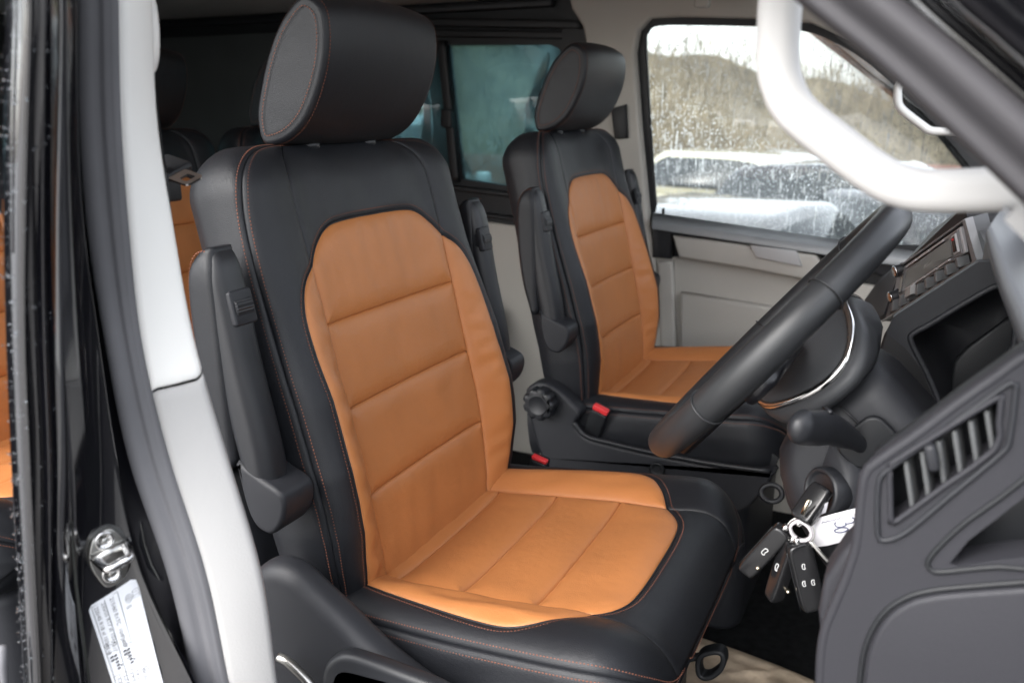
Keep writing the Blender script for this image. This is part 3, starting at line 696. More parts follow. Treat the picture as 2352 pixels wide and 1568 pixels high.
# each edge of the pillar as a space curve x(z) at its own depth
ZZ = np.linspace(.10, 1.42, 67)
def edge(k):
    us, Y = LN[k]; p = np.array([at(u, v, Y=Y) for u, v in zip(us, ROWS)])[::-1]
    return np.stack([spline1(ZZ, p[:, 2], p[:, 0]), np.full(len(ZZ), Y), ZZ], 1)
ED = {k: edge(k) for k in LN}
def between(a, b, prof):
    """rows of points from edge a to edge b; prof = (t, bulge outwards to the viewer's side)"""
    A, B = ED[a] if isinstance(a, str) else a, ED[b] if isinstance(b, str) else b
    d = B-A; n = np.stack([d[:, 1], -d[:, 0], np.zeros(len(d))], 1); n /= np.linalg.norm(n, axis=1)[:, None]
    return np.stack([A+d*t+n*h for t, h in prof], 1)
BP = thing('door_pillar', 'black painted door pillar with pale trim and rubber seal beside the driver seat', 'pillar', (-.03, -.53, .10))
back = ED['a']+[-.03, .045, 0]
loft('outer_skin', np.concatenate([np.stack([back, ED['a']+[-.006, .006, 0]], 1), between('a', 'b', [(0, -.001), (.06, .0015), (.2, .0024), (.8, .0026), (.94, .0016), (1, -.001)])], 1), PAINT, BP)
loft('gutter', between('b', 'e1', [(0, -.001), (.04, -.006), (.10, -.008), (.13, -.0075), (.16, -.0035), (.20, -.0035), (.24, -.008), (.36, -.009), (.42, -.004), (.47, -.004), (.5, -.007), (.60, -.007), (.64, .0), (.70, .0015), (.76, 0), (.80, -.005), (.88, -.006), (.95, -.002), (1, 0)]), PAINT, BP)
loft('flange', between('e1', 'e2', [(0, 0), (.15, .002), (.4, .003), (.7, .002), (.86, 0), (.90, -.003), (1, -.003)]), PAINT, BP)
loft('jamb', between('e2', 'g', [(0, -.003), (.05, -.0045), (.15, -.005), (.5, -.005), (.88, -.004), (.95, .001), (1, .002)]), PAINT, BP)
loft('inner_jamb', between('g', 'h', [(0, .002), (.06, .0), (.14, -.004), (.3, -.005), (.7, -.005), (1, -.002)]), PAINT, BP)
loft('door_seal', between('h', 'i', [(-.10, -.012), (-.03, -.002), (.02, .004), (.10, .0085), (.22, .0115), (.38, .012), (.50, .0095), (.58, .0065), (.64, .0060), (.70, .0072), (.78, .0072), (.84, .0052), (.88, .0050), (.93, .0045), (.98, .0015), (1.02, -.004), (1.05, -.012)]), RUBBER, BP)
jb = ED['j']+[-.075, .012, 0]
def trim(name, z0, z1, m):
    rows = np.concatenate([between('i', 'j', [(-.04, -.006), (.0, .001), (.03, .004), (.12, .0055), (.5, .0065), (.85, .0055), (.93, .0045), (.975, .002), (1, -.002)]), np.stack([ED['j']+[-.012, .004, 0], jb], 1)], 1)
    lean = np.linspace(-.011, .009, rows.shape[1])                       # the joint rises towards the cabin
    out = []
    zs = np.concatenate([[z0, z0+.0012, z0+.003], np.linspace(z0+.01, z1-.01, max(8, int((z1-z0)/.02))), [z1-.003, z1-.0012, z1]])
    dn = np.concatenate([[-.004, -.0012, 0], np.zeros(len(zs)-6), [0, -.0012, -.004]])
    for z, q in zip(zs, dn):
        out.append([[np.interp(z+lean[c], ZZ, rows[:, c, 0])+q*.8, np.interp(z+lean[c], ZZ, rows[:, c, 1])-q*.4, z+lean[c]] for c in range(rows.shape[1])])
    return loft(name, np.array(out), m, BP)
zj = float(at(410, 873, Y=-.470)[2])
trim('upper_trim', zj+.001, 1.38, TRIM_W); trim('lower_trim', .13, zj-.0012, TRIM_L)
loft('inner_skin', np.stack([jb, back+[0, .02, 0]], 1), DARK, BP)
v, f = prism_geo(crom([(0, .04), (.012, .034), (.017, .01), (.014, -.02), (.006, -.036), (-.006, -.036), (-.012, 0), (-.008, .034)], 4, True), at(343, 68, Y=-.44), EX, EZ, -EY, .02, .008, 4); mesh('belt_slider', v, f, TRIM_W, BP)
# rear edge: slim rubber strips of the side door opening
P3 = np.stack([np.interp(ZZ, ZZ, ED['a'][:, 0])-.005, np.full(len(ZZ), -.612), ZZ], 1)
mk = ZZ > .985; tube('edge_strip', P3[mk], .0022, PAINT, BP, 8)
mk = (ZZ > .50) & (ZZ < .66); tube('edge_strip', P3[mk]+[.002, -.002, 0], .0035, RUBBER, BP, 8)
# raindrops clinging to the painted edges
mb = MB(); S8, F8 = [], []
ico = bmesh.new(); bmesh.ops.create_icosphere(ico, subdivisions=1, radius=1); IV = np.array([v.co[:] for v in ico.verts]); IF = [[v.index for v in f.verts] for f in ico.faces]; ico.free()
skin = between('a', 'b', [(t, .0042) for t in np.linspace(.12, .92, 9)]); gut = between('b', 'e1', [(t, h) for t, h in [(.0, .0), (.18, -.0028), (.44, -.003), (.70, .002), (.95, -.001)]])
for k in range(560):
    R = skin if k < 400 else gut; z = RNG.uniform(.45, 1.25) if k < 400 else RNG.uniform(.4, 1.25)
    c = RNG.randint(R.shape[1]); p = np.array([np.interp(z, ZZ, R[:, c, q]) for q in range(3)])
    if k < 400: p = p*.5+.5*np.array([np.interp(z, ZZ, R[:, min(c+1, R.shape[1]-1), q]) for q in range(3)]) if RNG.rand() < .5 else p
    r = .00035+.0008*RNG.rand()**3
    mb.add(p+IV*[r, r, r*RNG.uniform(1, 1.4)], IF)
o = mb.obj('raindrops', WAT); o['kind'] = 'stuff'

# the open driver door, hinged at the front of its opening
DD = thing('driver_door', 'open black driver door swung out beside the camera', 'door', (.80, -.60, .0))
da = np.array([.30, -.954, 0]); dn = np.array([-.954, -.30, 0])
plate('door_skin', [(0, -.25), (1.06, -.25), (1.06, .80), (.90, 1.34), (.35, 1.36), (0, .95)], [[(.10, .80), (.98, .80), (.86, 1.28), (.38, 1.30), (.10, .96)]], (.80, -.60, 0), da, EZ, dn, .10, PL_D, DD)
v, f = prism_geo(np.array([(.06, -.1), (.98, -.1), (.98, .70), (.06, .74)]), np.array([.80, -.60, 0])+dn*.10, da, EZ, dn, .04, .02, 4); mesh('door_card', v, f, PL_D, DD)
# ================================================================ STEERING WHEEL, COLUMN, KEYS
GLOSS = mat('gloss_black', (.008, .008, .010), .28, .5, coat=.15)
PAD = mat('wheel_pad', (.044, .046, .050), .5, .45, bump=[('voronoi', 700, .3, .0005)])
RIM = mat('wheel_leather', (.022, .023, .025), .42, .5, bump=[('noise', 350, .08, .0006)], var=(12, .1))
wc = np.array([.425, 0, .851]); wd = np.array([.263, 0, .320]); wd /= np.linalg.norm(wd)      # wd: from the bottom of the rim to its top
wn = np.array([-wd[2], 0, wd[0]])                                                            # towards the driver
WH = thing('steering_wheel', 'black leather steering wheel with chrome trimmed hub seen edge on', 'steering wheel', tuple(wc-wn*.07))
th = np.linspace(0, 2*PI, 97)[:-1]; R0 = .1795
rimP = wc+R0*(np.cos(th)[:, None]*EY+np.sin(th)[:, None]*wd)
rr = .0173+.0012*np.exp(-((np.abs(th-PI)-.0)/.35)**2)
v, f = tube_geo(rimP, rr, 20, True, flat=(1.0, 1.06), up=tuple(wn)); mesh('rim', v, f, RIM, WH)
for t in (PI+.30, PI-.62, -.30, .62):      # welts where the leather meets
    c = wc+R0*(math.cos(t)*EY+math.sin(t)*wd); rd = (c-wc)/R0; a = np.linspace(0, 2*PI, 25)[:-1]
    v, f = tube_geo(c+.0188*(np.cos(a)[:, None]*rd+1.06*np.sin(a)[:, None]*wn), .0011, 6, True); mesh('rim_seam', v, f, RIM, WH)
def wp(y, d, n): return wc+y*EY+d*wd+n*wn
# hub pad: shield shape in the plane of the wheel
hubo = crom([(0, .082), (.055, .080), (.085, .060), (.092, .025), (.080, -.020), (.058, -.048), (.0, -.060), (-.058, -.048), (-.080, -.020), (-.092, .025), (-.085, .060), (-.055, .080)], 5, True)
def nedge(y): return -.022-.046*min(abs(y)/.092, 1)**1.6
hubo = np.array(hubo)
rows = [[wp(y*r, d*r, -.010*(1-r**2.2)+nedge(y)*r**2.2+(-.004 if r == 1 else 0)) for y, d in hubo] for r in (1, .975, .9, .75, .55, .3, .05)]
v = np.concatenate(rows); f = grid_faces(7, len(hubo), True)+[[6*len(hubo)+i for i in range(len(hubo))]]; mesh('hub_pad', v, f, PAD, WH)
v, f = tube_geo(np.array([wp(y*1.015, d*1.015, nedge(y)-.001) for y, d in hubo]), .0046, 8, True); mesh('chrome_trim', v, f, CHROME, WH)
rows = [[wp(y*r, d*r, nedge(y)*q+z) for y, d in hubo] for r, q, z in ((1.0, 1, -.004), (1.05, 1, -.006), (1.09, 1, -.016), (1.06, .8, -.034), (.98, .4, -.066), (.80, 0, -.094), (.3, 0, -.096))]
v = np.concatenate(rows); f = grid_faces(7, len(hubo), True); mesh('hub_shell', v, f, PAD, WH)
for s in (1, -1):
    sp = np.array([(s*y, d) for y, d in [(.07, .035), (.12, .026), (.178, .018), (.178, -.018), (.12, -.026), (.07, -.035)]])
    v, f = prism_geo(sp, wp(0, 0, -.030), EY, wd, wn, .026, .007, 4); spk = mesh('spoke', v, f, GLOSS, WH)
    bz = rrect(.055, .034, .008, 4, s*.122, 0); v, f = prism_geo(bz, wp(0, 0, -.008), EY, wd, wn, .008, .003, 3); mesh('button_bezel', v, f, GLOSS, spk)
    for k in range(2):
        for j in range(2):
            v, f = prism_geo(rrect(.019, .011, .003, 3, s*(.110+.024*k), -.008+.016*j), wp(0, 0, -.001), EY, wd, wn, .004, .0015, 2); mesh('wheel_button', v, f, PL_B, spk)
    v, f = tube_geo(np.array([wp(s*y, d, -.0) for y, d in crom([(.098, .019), (.122, .021), (.148, .019), (.153, 0), (.148, -.019), (.122, -.021), (.098, -.019), (.092, 0)], 4, True)]), .0016, 6, True); mesh('bezel_trim', v, f, CHROME, spk)
sp = np.array([(.028, -.06), (.024, -.12), (.030, -.178), (-.030, -.178), (-.024, -.12), (-.028, -.06)])
v, f = prism_geo(sp, wp(0, 0, -.034), EY, wd, wn, .026, .007, 4); mesh('spoke', v, f, GLOSS, WH)
# column shroud
CL = thing('steering_column', 'dark grey steering column cowl behind the wheel', 'column', tuple(wp(0, -.02, -.25)))
rows = []
for n, hw, hi, lo, dy in [(-.086, .030, .030, -.030, 0), (-.090, .050, .055, -.060, 0), (-.098, .060, .064, -.085, 0), (-.120, .066, .066, -.105, 0), (-.16, .069, .062, -.125, 0), (-.21, .070, .058, -.140, 0), (-.25, .070, .055, -.148, 0), (-.30, .068, .05, -.15, 0)]:
    q = rrect(2*hw, hi-lo, .032 if hw > .04 else .015, 7, dy, (hi+lo)/2); rows.append([wp(y, d, n) for y, d in q])
loft('cowl', rows, PL_D, CL, True)
gp = np.array([wp(-.0695, .012, n) for n in np.linspace(-.10, -.29, 12)]); v, f = tube_geo(gp, .0015, 6); mesh('cowl_joint', v, f, BLK, CL)
# stalk (near side)
s0, s1 = at(1995, 1030, Y=-.065), at(1822, 972, Y=-.185)
sk = crom([s0, s0*.75+s1*.25+[0, 0, .004], s0*.45+s1*.55+[0, 0, .007], s1*.85+s0*.15, s1], 6)
rd = np.interp(np.linspace(0, 1, len(sk)), [0, .2, .35, .6, .85, .97, 1], [.009, .0095, .014, .0185, .0175, .010, .003])
v, f = tube_geo(sk, rd, 16, flat=(.75, 1.0), up=(0, 0, 1)); sto = mesh('stalk', v, f, PL_B, CL)
c = sk[int(len(sk)*.55)]; v, f = tube_geo([c+[.004, -.006, .019], c+[-.004, .006, .0195]], .0022, 6); mesh('stalk_slider', v, f, PL_B, sto)
v, f = prism_geo(rrect(.040, .058, .014, 5), at(1992, 1010, Y=-.072), np.array([.77, 0, -.64]), np.array([.64, 0, .77]), -EY, .010, .003, 3); mesh('stalk_slot', v, f, BLK, CL)
# ignition switch boss
ic = at(1893, 1128, Y=-.088); ia = np.array([-.62, -.62, .12]); ia /= np.linalg.norm(ia)
v, f = lathe_geo(at(1880, 1105, Y=-.055), ia, [(.060, -.05), (.058, 0), (.054, .006), (.050, .009), (.030, .0095)], 36); mesh('ignition_boss', v, f, PL_D, CL)
v, f = lathe_geo(ic, ia, [(.0265, -.03), (.0265, .004), (.0245, .0065), (.0215, .0065), (.0205, .003), (.018, .0015)], 36); ig = mesh('ignition_ring', v, f, PL_B, CL)
# ---- keys
KB = mat('key_black', (.012, .012, .013), .22, .5); WHP = mat('white_print', (.75, .75, .75), .5); PAPER = mat('white_card', (.78, .77, .80), .6, .3); INK = mat('blue_grey_ink', (.10, .11, .17), .6); BRASS = mat('key_blade', (.70, .62, .48), .22, .5, 1.0)
def key_fob(name, label, p0, p1, side, wid, th, group='car keys hanging from the ignition', y0=None):
    """flip key from p0 (ring end) to p1; 'side' = direction of its broad face normal"""
    p0, p1 = np.array(p0), np.array(p1); b = p1-p0; Lk = np.linalg.norm(b); b = b/Lk
    n = np.array(side, float); n -= b*(n @ b); n /= np.linalg.norm(n); a = np.cross(b, n)
    k = thing(name, label, 'key', tuple((p0+p1)/2), group)
    P = crom([(-wid*.28, .0), (wid*.28, 0), (wid*.48, Lk*.08), (wid*.5, Lk*.35), (wid*.5, Lk*.75), (wid*.42, Lk*.96), (wid*.2, Lk), (-wid*.2, Lk), (-wid*.42, Lk*.96), (-wid*.5, Lk*.75), (-wid*.5, Lk*.35), (-wid*.48, Lk*.08)], 4, True)
    v, f = prism_geo(P, p0-n*th/2, a, b, n, th, .0035, 4, bev2=.0035); mesh('fob_case', v, f, KB, k)
    gp = np.vstack([[p0+b*t+a*wid*.503 for t in np.linspace(.1*Lk, .97*Lk, 8)]]); v, f = tube_geo(gp, .0005, 5); mesh('case_joint', v, f, BLK, k)
    # car-outline mark on the face turned to the viewer; lock marks only on the wide one
    mk = [(p0+b*Lk*.44+n*th*.5, a, b, n, .0046)] if wid < .0265 else [(p0+b*Lk*.62-a*wid*.5, n, b, -a, .0042)]+[(p0+b*Lk*q+a*wid*w_+n*th*.5, a, b, n, .0032) for q, w_ in ((.30, .06), (.56, -.16), (.54, .20))]
    for (org, ax, bx, nx, sc) in mk:
        C = crom([(-.8, -1.5), (.5, -1.6), (.9, -.6), (.9, .9), (.4, 1.6), (-.7, 1.5), (-.4, .2)], 3, True)*sc*.55
        v, f = tube_geo(np.array([org+x*ax+y*bx+nx*.0004 for x, y in C]), .00042, 5, True); mesh('key_symbol', v, f, WHP, k)
    v, f = lathe_geo(p0-b*.002, b, [(.003, -.004), (.0038, -.001), (.0038, .003), (.002, .006)], 12); mesh('key_pivot', v, f, CHROME, k)
    return k
ky = -.118
kt = at(1862, 1200, Y=ky)
# key in the lock
K1 = key_fob('ignition_key', 'black flip key pushed into the ignition lock', at(1838, 1196, Y=ky-.004), at(1893, 1117, Y=-.100), (-.4, -.85, .35), .024, .016)
v, f = tube_geo([at(1843, 1180, Y=ky-.014), at(1858, 1146, Y=ky-.013)], .0022, 8); mesh('key_blade', v, f, BRASS, K1)
rg = at(1838, 1222, Y=ky); a = np.linspace(0, 2*PI, 41)[:-1]
rv = np.array([np.cos(a), .35*np.sin(a), np.sin(a)]).T*[.0145, .0145, .0145]
v, f = tube_geo(rg+rv, .0008, 6, True); o = mesh('split_ring', v, f, STEEL); tag(o, 'thin steel split ring joining the key bunch to the ignition key', 'ring')
wr_ = crom([at(u, v_, Y=ky-.008) for u, v_ in [(1822, 1228), (1816, 1208), (1832, 1196), (1852, 1204), (1864, 1222), (1858, 1236), (1840, 1240)]], 6, True)
v, f = tube_geo(wr_, .0030, 8, True, flat=(.6, 1.25), up=(0, 1, 0)); o = mesh('ring_tab', v, f, mat('pale_plastic', (.55, .52, .54), .3)); tag(o, 'pale plastic ring loop at the middle of the key bunch', 'ring')
KEYS = [key_fob('spare_key', 'black flip key hanging furthest left in the bunch', at(1802, 1214, Y=ky), at(1712, 1312, Y=ky+.006), (-.35, -.75, -.5), .021, .0165),
        key_fob('spare_key', 'black flip key hanging in the middle of the bunch', at(1820, 1242, Y=ky-.002), at(1776, 1374, Y=ky+.004), (-.75, -.62, .05), .020, .0165),
        key_fob('spare_key', 'black flip key hanging lowest and furthest right in the bunch', at(1832, 1246, Y=ky-.010), at(1868, 1398, Y=ky-.004), (.45, -.85, .15), .027, .015)]
v, f = tube_geo([at(1742, 1306, Y=ky-.006), at(1737, 1300, Y=ky)], .0022, 8); mesh('key_rivet', v, f, BRASS, KEYS[0])
v, f = tube_geo([at(1812, 1360, Y=ky-.006), at(1806, 1354, Y=ky)], .0022, 8); mesh('key_rivet', v, f, BRASS, KEYS[1])
# folded metal tag + card tag with the handwritten number
mt = [at(u, v_, Y=ky-.012) for u, v_ in [(1858, 1240), (1866, 1240), (1906, 1284), (1900, 1288)]]
v, f = prism_geo(np.array([(p[0], p[2]) for p in mt]), (0, ky-.013, 0), EX, EZ, -EY, .003, .0006, 2); o = mesh('valet_key', v, f, STEEL); tag(o, 'slim bright metal key beside the card tag', 'key')
tg = at(1864, 1206, Y=-.108)
CT = thing('card_tag', 'white card key tag with handwritten 30', 'tag', tuple(tg))
cq = np.array([(p[0], p[2]) for p in [at(u, v_, Y=-.108) for u, v_ in [(1862, 1206), (1872, 1190), (1982, 1162), (1986, 1212), (1960, 1236), (1900, 1252), (1862, 1256), (1858, 1230)]]])
v, f = prism_geo(cq, (0, -.108, 0), EX, EZ, -EY, .0008, .0001, 1); mesh('card', v, f, PAPER, CT)
def ink(name, pts, par, r=.0008, Y=-.1094):
    P = crom([at(u, v_, Y=Y) for u, v_ in pts], 6); v, f = tube_geo(P, r, 5); return mesh(name, v, f, INK, par)
ink('digit', [(1956, 1187), (1963, 1192), (1958, 1199), (1947, 1202), (1940, 1201), (1944, 1204), (1935, 1209), (1922, 1209), (1917, 1203), (1920, 1199)], CT)
ink('digit', [(1917, 1216), (1932, 1211), (1946, 1212), (1946, 1217), (1932, 1222), (1919, 1221), (1917, 1216)], CT)
for k in range(5): ink('scribble', [(1888+10*k, 1202-2.6*k), (1891+10*k, 1197-2.6*k), (1894+10*k, 1200-2.6*k), (1897+10*k, 1197-2.6*k)], CT, .00035)
lt = np.array([(p[0], p[2]) for p in [at(u, v_, Y=-.114) for u, v_ in [(1872, 1164), (1903, 1152), (1897, 1176), (1866, 1189)]]])
v, f = prism_geo(lt, (0, -.114, 0), EX, EZ, -EY, .001, .0003, 1); o = mesh('clear_tag', v, f, mat('cloudy_plastic', (.42, .42, .45), .25)); tag(o, 'small cloudy grey plastic tag hanging by the ignition key', 'tag')

# ================================================================ DASHBOARD
DG = mat('dash_grey', (.026, .026, .031), .55, .35, bump=[('voronoi', 650, .45, .0007)], var=(5, .05))
SCREEN = mat('screen_sky_sheen', (.20, .205, .20), .10, .5, coat=.6)  # grey base colour stands in for sky reflected in the display
DTOP = mat('dash_top_lit_grey', (.095, .098, .105), .42, .5, bump=[('voronoi', 480, .35, .0006)], var=(5, .05)); RFACE = mat('radio_grey', (.24, .24, .25), .35, .5); SILV = mat('satin_silver', (.68, .68, .70), .42, .5, .25); VANE = mat('vane_lit_grey', (.17, .175, .18), .45, .5)  # dash top and vane greys lightened to paint in windscreen and sky light
mat_slat = mat('slat_lit_grey', (.075, .078, .080), .45, .5)  # lighter than the dash: sky light on the slats put into the colour
DB = thing('dashboard', 'dark grey dashboard with air vents, radio and open cubby at the right', 'dashboard', (.68, 0, .45))
yd = -.355
def tf(pts, Y=yd): return np.array(tr(pts, Y))
vent = tf([(2044, 1070), (2052, 1060), (2170, 986), (2290, 912), (2299, 918), (2294, 970), (2286, 1030), (2170, 1114), (2056, 1197), (2047, 1192), (2045, 1130)])
slot = tf([(2180, 1294), (2225, 1240), (2420, 1090), (2480, 1080), (2480, 1268), (2300, 1284), (2200, 1300)])
outl = np.vstack([crom(tf([(1986, 1110), (1992, 1085), (2035, 1052), (2110, 1000), (2210, 925), (2300, 862), (2340, 832), (2420, 790), (2560, 740)]), 5), tf([(2600, 900), (2600, 1800), (1905, 1800)]), crom(tf([(1884, 1690), (1885, 1568), (1888, 1500), (1898, 1445), (1918, 1395), (1946, 1328), (1968, 1258), (1976, 1190), (1982, 1130)]), 4)])
plate('end_panel', outl, [crom(vent, 2, True), slot], (0, yd+.03, 0), EX, EZ, -EY, .03, DG, DB)
# body behind the end panel and its rounded edge
cut = outl; v, f = prism_geo(inset_poly(cut if poly_area(cut) > 0 else cut[::-1], .003), (0, yd+.058, 0), EX, EZ, -EY, .027, .0, 1); mesh('end_body', v, f, PL_D, DB)
rollP = resample(np.vstack([outl[-33:], outl[:41]]), .008); v, f = tube_geo(np.array([(x, yd+.004, z) for x, z in rollP]), .0048, 10); mesh('edge_roll', v, f, DG, DB)
vq = vent.mean(0)+(vent-vent.mean(0))*1.08; v, f = prism_geo(vq if poly_area(vq) > 0 else vq[::-1], (0, yd+.0295, 0), EX, EZ, -EY, .002, 0); mesh('vent_back', v, f, BLK, DB)
vf = resample(crom(vent, 2, True), .004, True); v, f = tube_geo(np.array([(x, yd-.001, z) for x, z in vf]), .0022, 10, True); vr = mesh('vent_frame', v, f, DG, DB)
ob = crom(tf([(2018, 1112), (2040, 1078), (2150, 1000), (2300, 892), (2330, 878), (2332, 905), (2318, 1010), (2300, 1040), (2180, 1140), (2080, 1222), (2030, 1240), (2016, 1220)]), 4, True)
v, f = tube_geo(np.array([(x, yd-.0005, z) for x, z in resample(ob, .004, True)]), .0022, 8, True); mesh('vent_surround', v, f, PL_D, DB)
for k in range(6):
    t = (k+.75)/6.5; top = np.array(at(2044+240*t, 1074-150*t, Y=yd+.003)); bot = np.array(at(2062+238*t, 1200-176*t, Y=yd+.003))
    d = bot-top; d /= np.linalg.norm(d); P = np.array([top, bot]); L = np.linalg.norm(bot-top)
    a = np.array([.22, .975, 0]); b = np.cross(d, a)
    v, f = box_geo((top+bot)/2+[.004, .006, 0], (.016, .0034, L), [a, b/np.linalg.norm(b), d], .0009); mesh('vent_slat', v, f, mat_slat, DB)
kc = at(2140, 1048, Y=yd-.004); v, f = box_geo(kc, (.008, .012, .020), [[.96, 0, .28], [0, 1, 0], [-.28, 0, .96]], .003); mesh('vent_slider', v, f, PL_D, DB)
# seams of the lower panel
gr = crom(tf([(1966, 1760), (1972, 1640), (1975, 1568), (1984, 1500), (2003, 1447), (2035, 1402), (2080, 1372), (2130, 1357), (2200, 1348), (2352, 1336), (2560, 1320)]), 6)
v, f = tube_geo(np.array([(x, yd-.0002, z) for x, z in gr]), .0022, 8); mesh('panel_gap', v, f, BLK, DB)
fl = np.vstack([inset_poly(gr[::-1], .0032)[::-1][1:-1], tf([(2560, 1800), (1980, 1800)])]); fl = fl if poly_area(fl) > 0 else fl[::-1]
v, f = prism_geo(fl, (0, yd+.006, 0), EX, EZ, -EY, .010, .004, 4); mesh('fuse_cover', v, f, DG, DB)
tri = crom(tf([(2130, 1292), (2150, 1262), (2210, 1205), (2300, 1140), (2420, 1050), (2520, 1010), (2520, 1300), (2300, 1300), (2165, 1312), (2140, 1308)]), 4, True)
v, f = tube_geo(np.array([(x, yd-.0005, z) for x, z in resample(tri, .004, True)]), .0020, 8, True); mesh('pull_gap', v, f, BLK, DB)
v, f = prism_geo(tf([(2150, 1050), (2560, 1000), (2560, 1400), (2150, 1400)]), (0, yd+.030, 0), EX, EZ, -EY, .001, 0); mesh('pull_back', v, f, BLK, DB)
pk = tf([(1974, 1225), (1935, 1262), (1893, 1325), (1880, 1400), (1886, 1470), (1940, 1470), (1990, 1300), (1990, 1240)], yd+.035)
v, f = prism_geo(pk, (0, yd+.075, 0), EX, EZ, -EY, .045, .006, 4); mesh('knee_panel', v, f, DG, DB)
# fascia behind the wheel: from the near vent across to the centre stack
S0, S1, S2, S3 = at(2246, 598, Y=.22), at(2050, 724, Y=.52), at(2224, 508, Y=.22), at(2072, 615, Y=.52)
sn = np.cross(S1-S0, S2-S0); sn /= np.linalg.norm(sn)
if sn @ (CP-S0) < 0: sn = -sn
def SP(a, b, n=0): return (S0*(1-a)+S1*a)*(1-b)+(S2*(1-a)+S3*a)*b+sn*n
def spoly(name, q, n0, n1, m, par, bev=.001):
    """raised piece on the face of the centre stack; q = (a, b) outline"""
    q = np.array(q, float); bot = np.array([SP(a, b, n0) for a, b in q]); c = bot.mean(0)
    top = np.array([SP(a, b, n1) for a, b in q]); tp = top+(c-bot)/np.linalg.norm(c-bot, axis=1)[:, None]*bev; mid = top-sn*bev
    n = len(q); vs = np.vstack([bot, mid, tp]); fs = []
    for r in range(2):
        for i in range(n): j = (i+1) % n; fs.append([r*n+i, r*n+j, (r+1)*n+j, (r+1)*n+i])
    fs += [[2*n+i for i in range(n)], list(range(n))[::-1]]; return mesh(name, vs, fs, m, par, False)
sq = lambda a0, a1, b0, b1: [(a0, b0), (a1, b0), (a1, b1), (a0, b1)]
spoly('stack_face', sq(-.03, 1.12, -.02, 1.05), -.06, 0, DTOP, DB)
ST_ = thing('radio', 'silver edged car radio with display and two knobs in the dashboard centre', 'radio', tuple(SP(.5, .5)))
spoly('radio_frame', sq(.06, 1.02, .33, .97), .0, .004, SILV, ST_)
spoly('radio_face', sq(.08, 1.0, .36, .94), .0035, .006, RFACE, ST_)
spoly('display', sq(.17, .80, .42, .82), .0055, .008, SCREEN, ST_)
spoly('disc_slot', sq(.20, .70, .865, .885), .0055, .0065, BLK, ST_)
for k in range(4): spoly('radio_button', sq(.20+.15*k, .33+.15*k, .365, .405), .0055, .0085, SILV, ST_)
for k in range(3): spoly('radio_button', sq(.25+.2*k, .42+.2*k, .89, .93), .0055, .0085, SILV, ST_)
spoly('warning_strip', sq(.095, .145, .42, .88), .0055, .0085, SILV, ST_); spoly('warning_lens', sq(.105, .135, .46, .84), .008, .0095, GLOSS, ST_)
spoly('warning_light', sq(.108, .132, .74, .80), .009, .0102, RED, ST_)
spoly('chrome_strip', sq(.83, .87, .38, .80), .0055, .0095, CHROME, ST_)
for b in (.93, .38):
    c = SP(.93, b); v, f = lathe_geo(c, sn, [(.011, 0), (.011, .004), (.0095, .005), (.0095, .016), (.009, .0165)], 24); kn = mesh('radio_knob', v, f, PL_D, ST_); v, f = lathe_geo(c+sn*.0166, sn, [(.0095, 0), (.0090, .0016), (.004, .0018)], 24); mesh('knob_cap', v, f, CHROME, kn)
for k in range(8): spoly('vent_slat', sq(.06+.115*k, .085+.115*k, .03, .27), .0, .016, VANE, DB)
spoly('vent_back', sq(.03, 1.05, .02, .28), -.001, .001, BLK, DB)
spoly('vent_slider', sq(.56, .64, .10, .30), .014, .022, TRIM_L, DB)
spoly('stack_rim', sq(-.03, 1.1, -.03, .01), -.002, .008, RFACE, DB); spoly('stack_rim', sq(-.04, -.005, -.02, 1.05), -.002, .008, RFACE, DB); spoly('stack_rim', sq(-.02, 1.1, 1.02, 1.06), -.002, .008, RFACE, DB)
# shelf bay above the stack and the dash top
fr_ = [at(2226, 482, Y=.42), at(2290, 474, Y=.46), at(2430, 470, Y=.50), at(2700, 470, Y=.5)]; nr_ = [at(2262, 556, Y=.12), at(2300, 530, Y=.03), at(2430, 500, Y=-.05), at(2700, 480, Y=-.10)]
fr_, nr_ = np.array(fr_), np.array(nr_); loft('dash_top', np.stack([nr_+[0, -.004, -.03], nr_+[0, -.002, -.004], nr_, fr_, fr_+[.02, .25, -.03]], 1), DTOP, DB)
v, f = prism_geo(np.array([(0, 0), (.11, .012), (.11, .034), (0, .022)]), nr_[1]*.55+fr_[1]*.45+[.012, 0, .0005], EX, EY, EZ, .002, .0005, 1); mesh('demister_slot', v, f, BLK, DB)
bay = [at(2070, 612, Y=.52), at(2222, 508, Y=.22), at(2218, 470, Y=.22), at(2140, 530, Y=.52)]
v = np.vstack([bay, np.array(bay)+[.12, 0, 0]]); mesh('shelf_bay', v, [[0, 1, 2, 3], [4, 5, 6, 7], [0, 1, 5, 4], [1, 2, 6, 5], [2, 3, 7, 6], [3, 0, 4, 7]], PL_D, DB, False)
lf = [at(2070, 612, Y=.53), at(2030, 721, Y=.56), at(2012, 735, Y=.75), at(1985, 690, Y=1.1), at(2020, 640, Y=1.1), at(2055, 612, Y=.7)]
v = np.vstack([lf, np.array(lf)+[.3, 0, 0]]); n = len(lf); mesh('passenger_side', v, [list(range(n)), [n+i for i in range(n)][::-1]]+[[i, (i+1) % n, n+(i+1) % n, n+i] for i in range(n)], DG, DB, False)
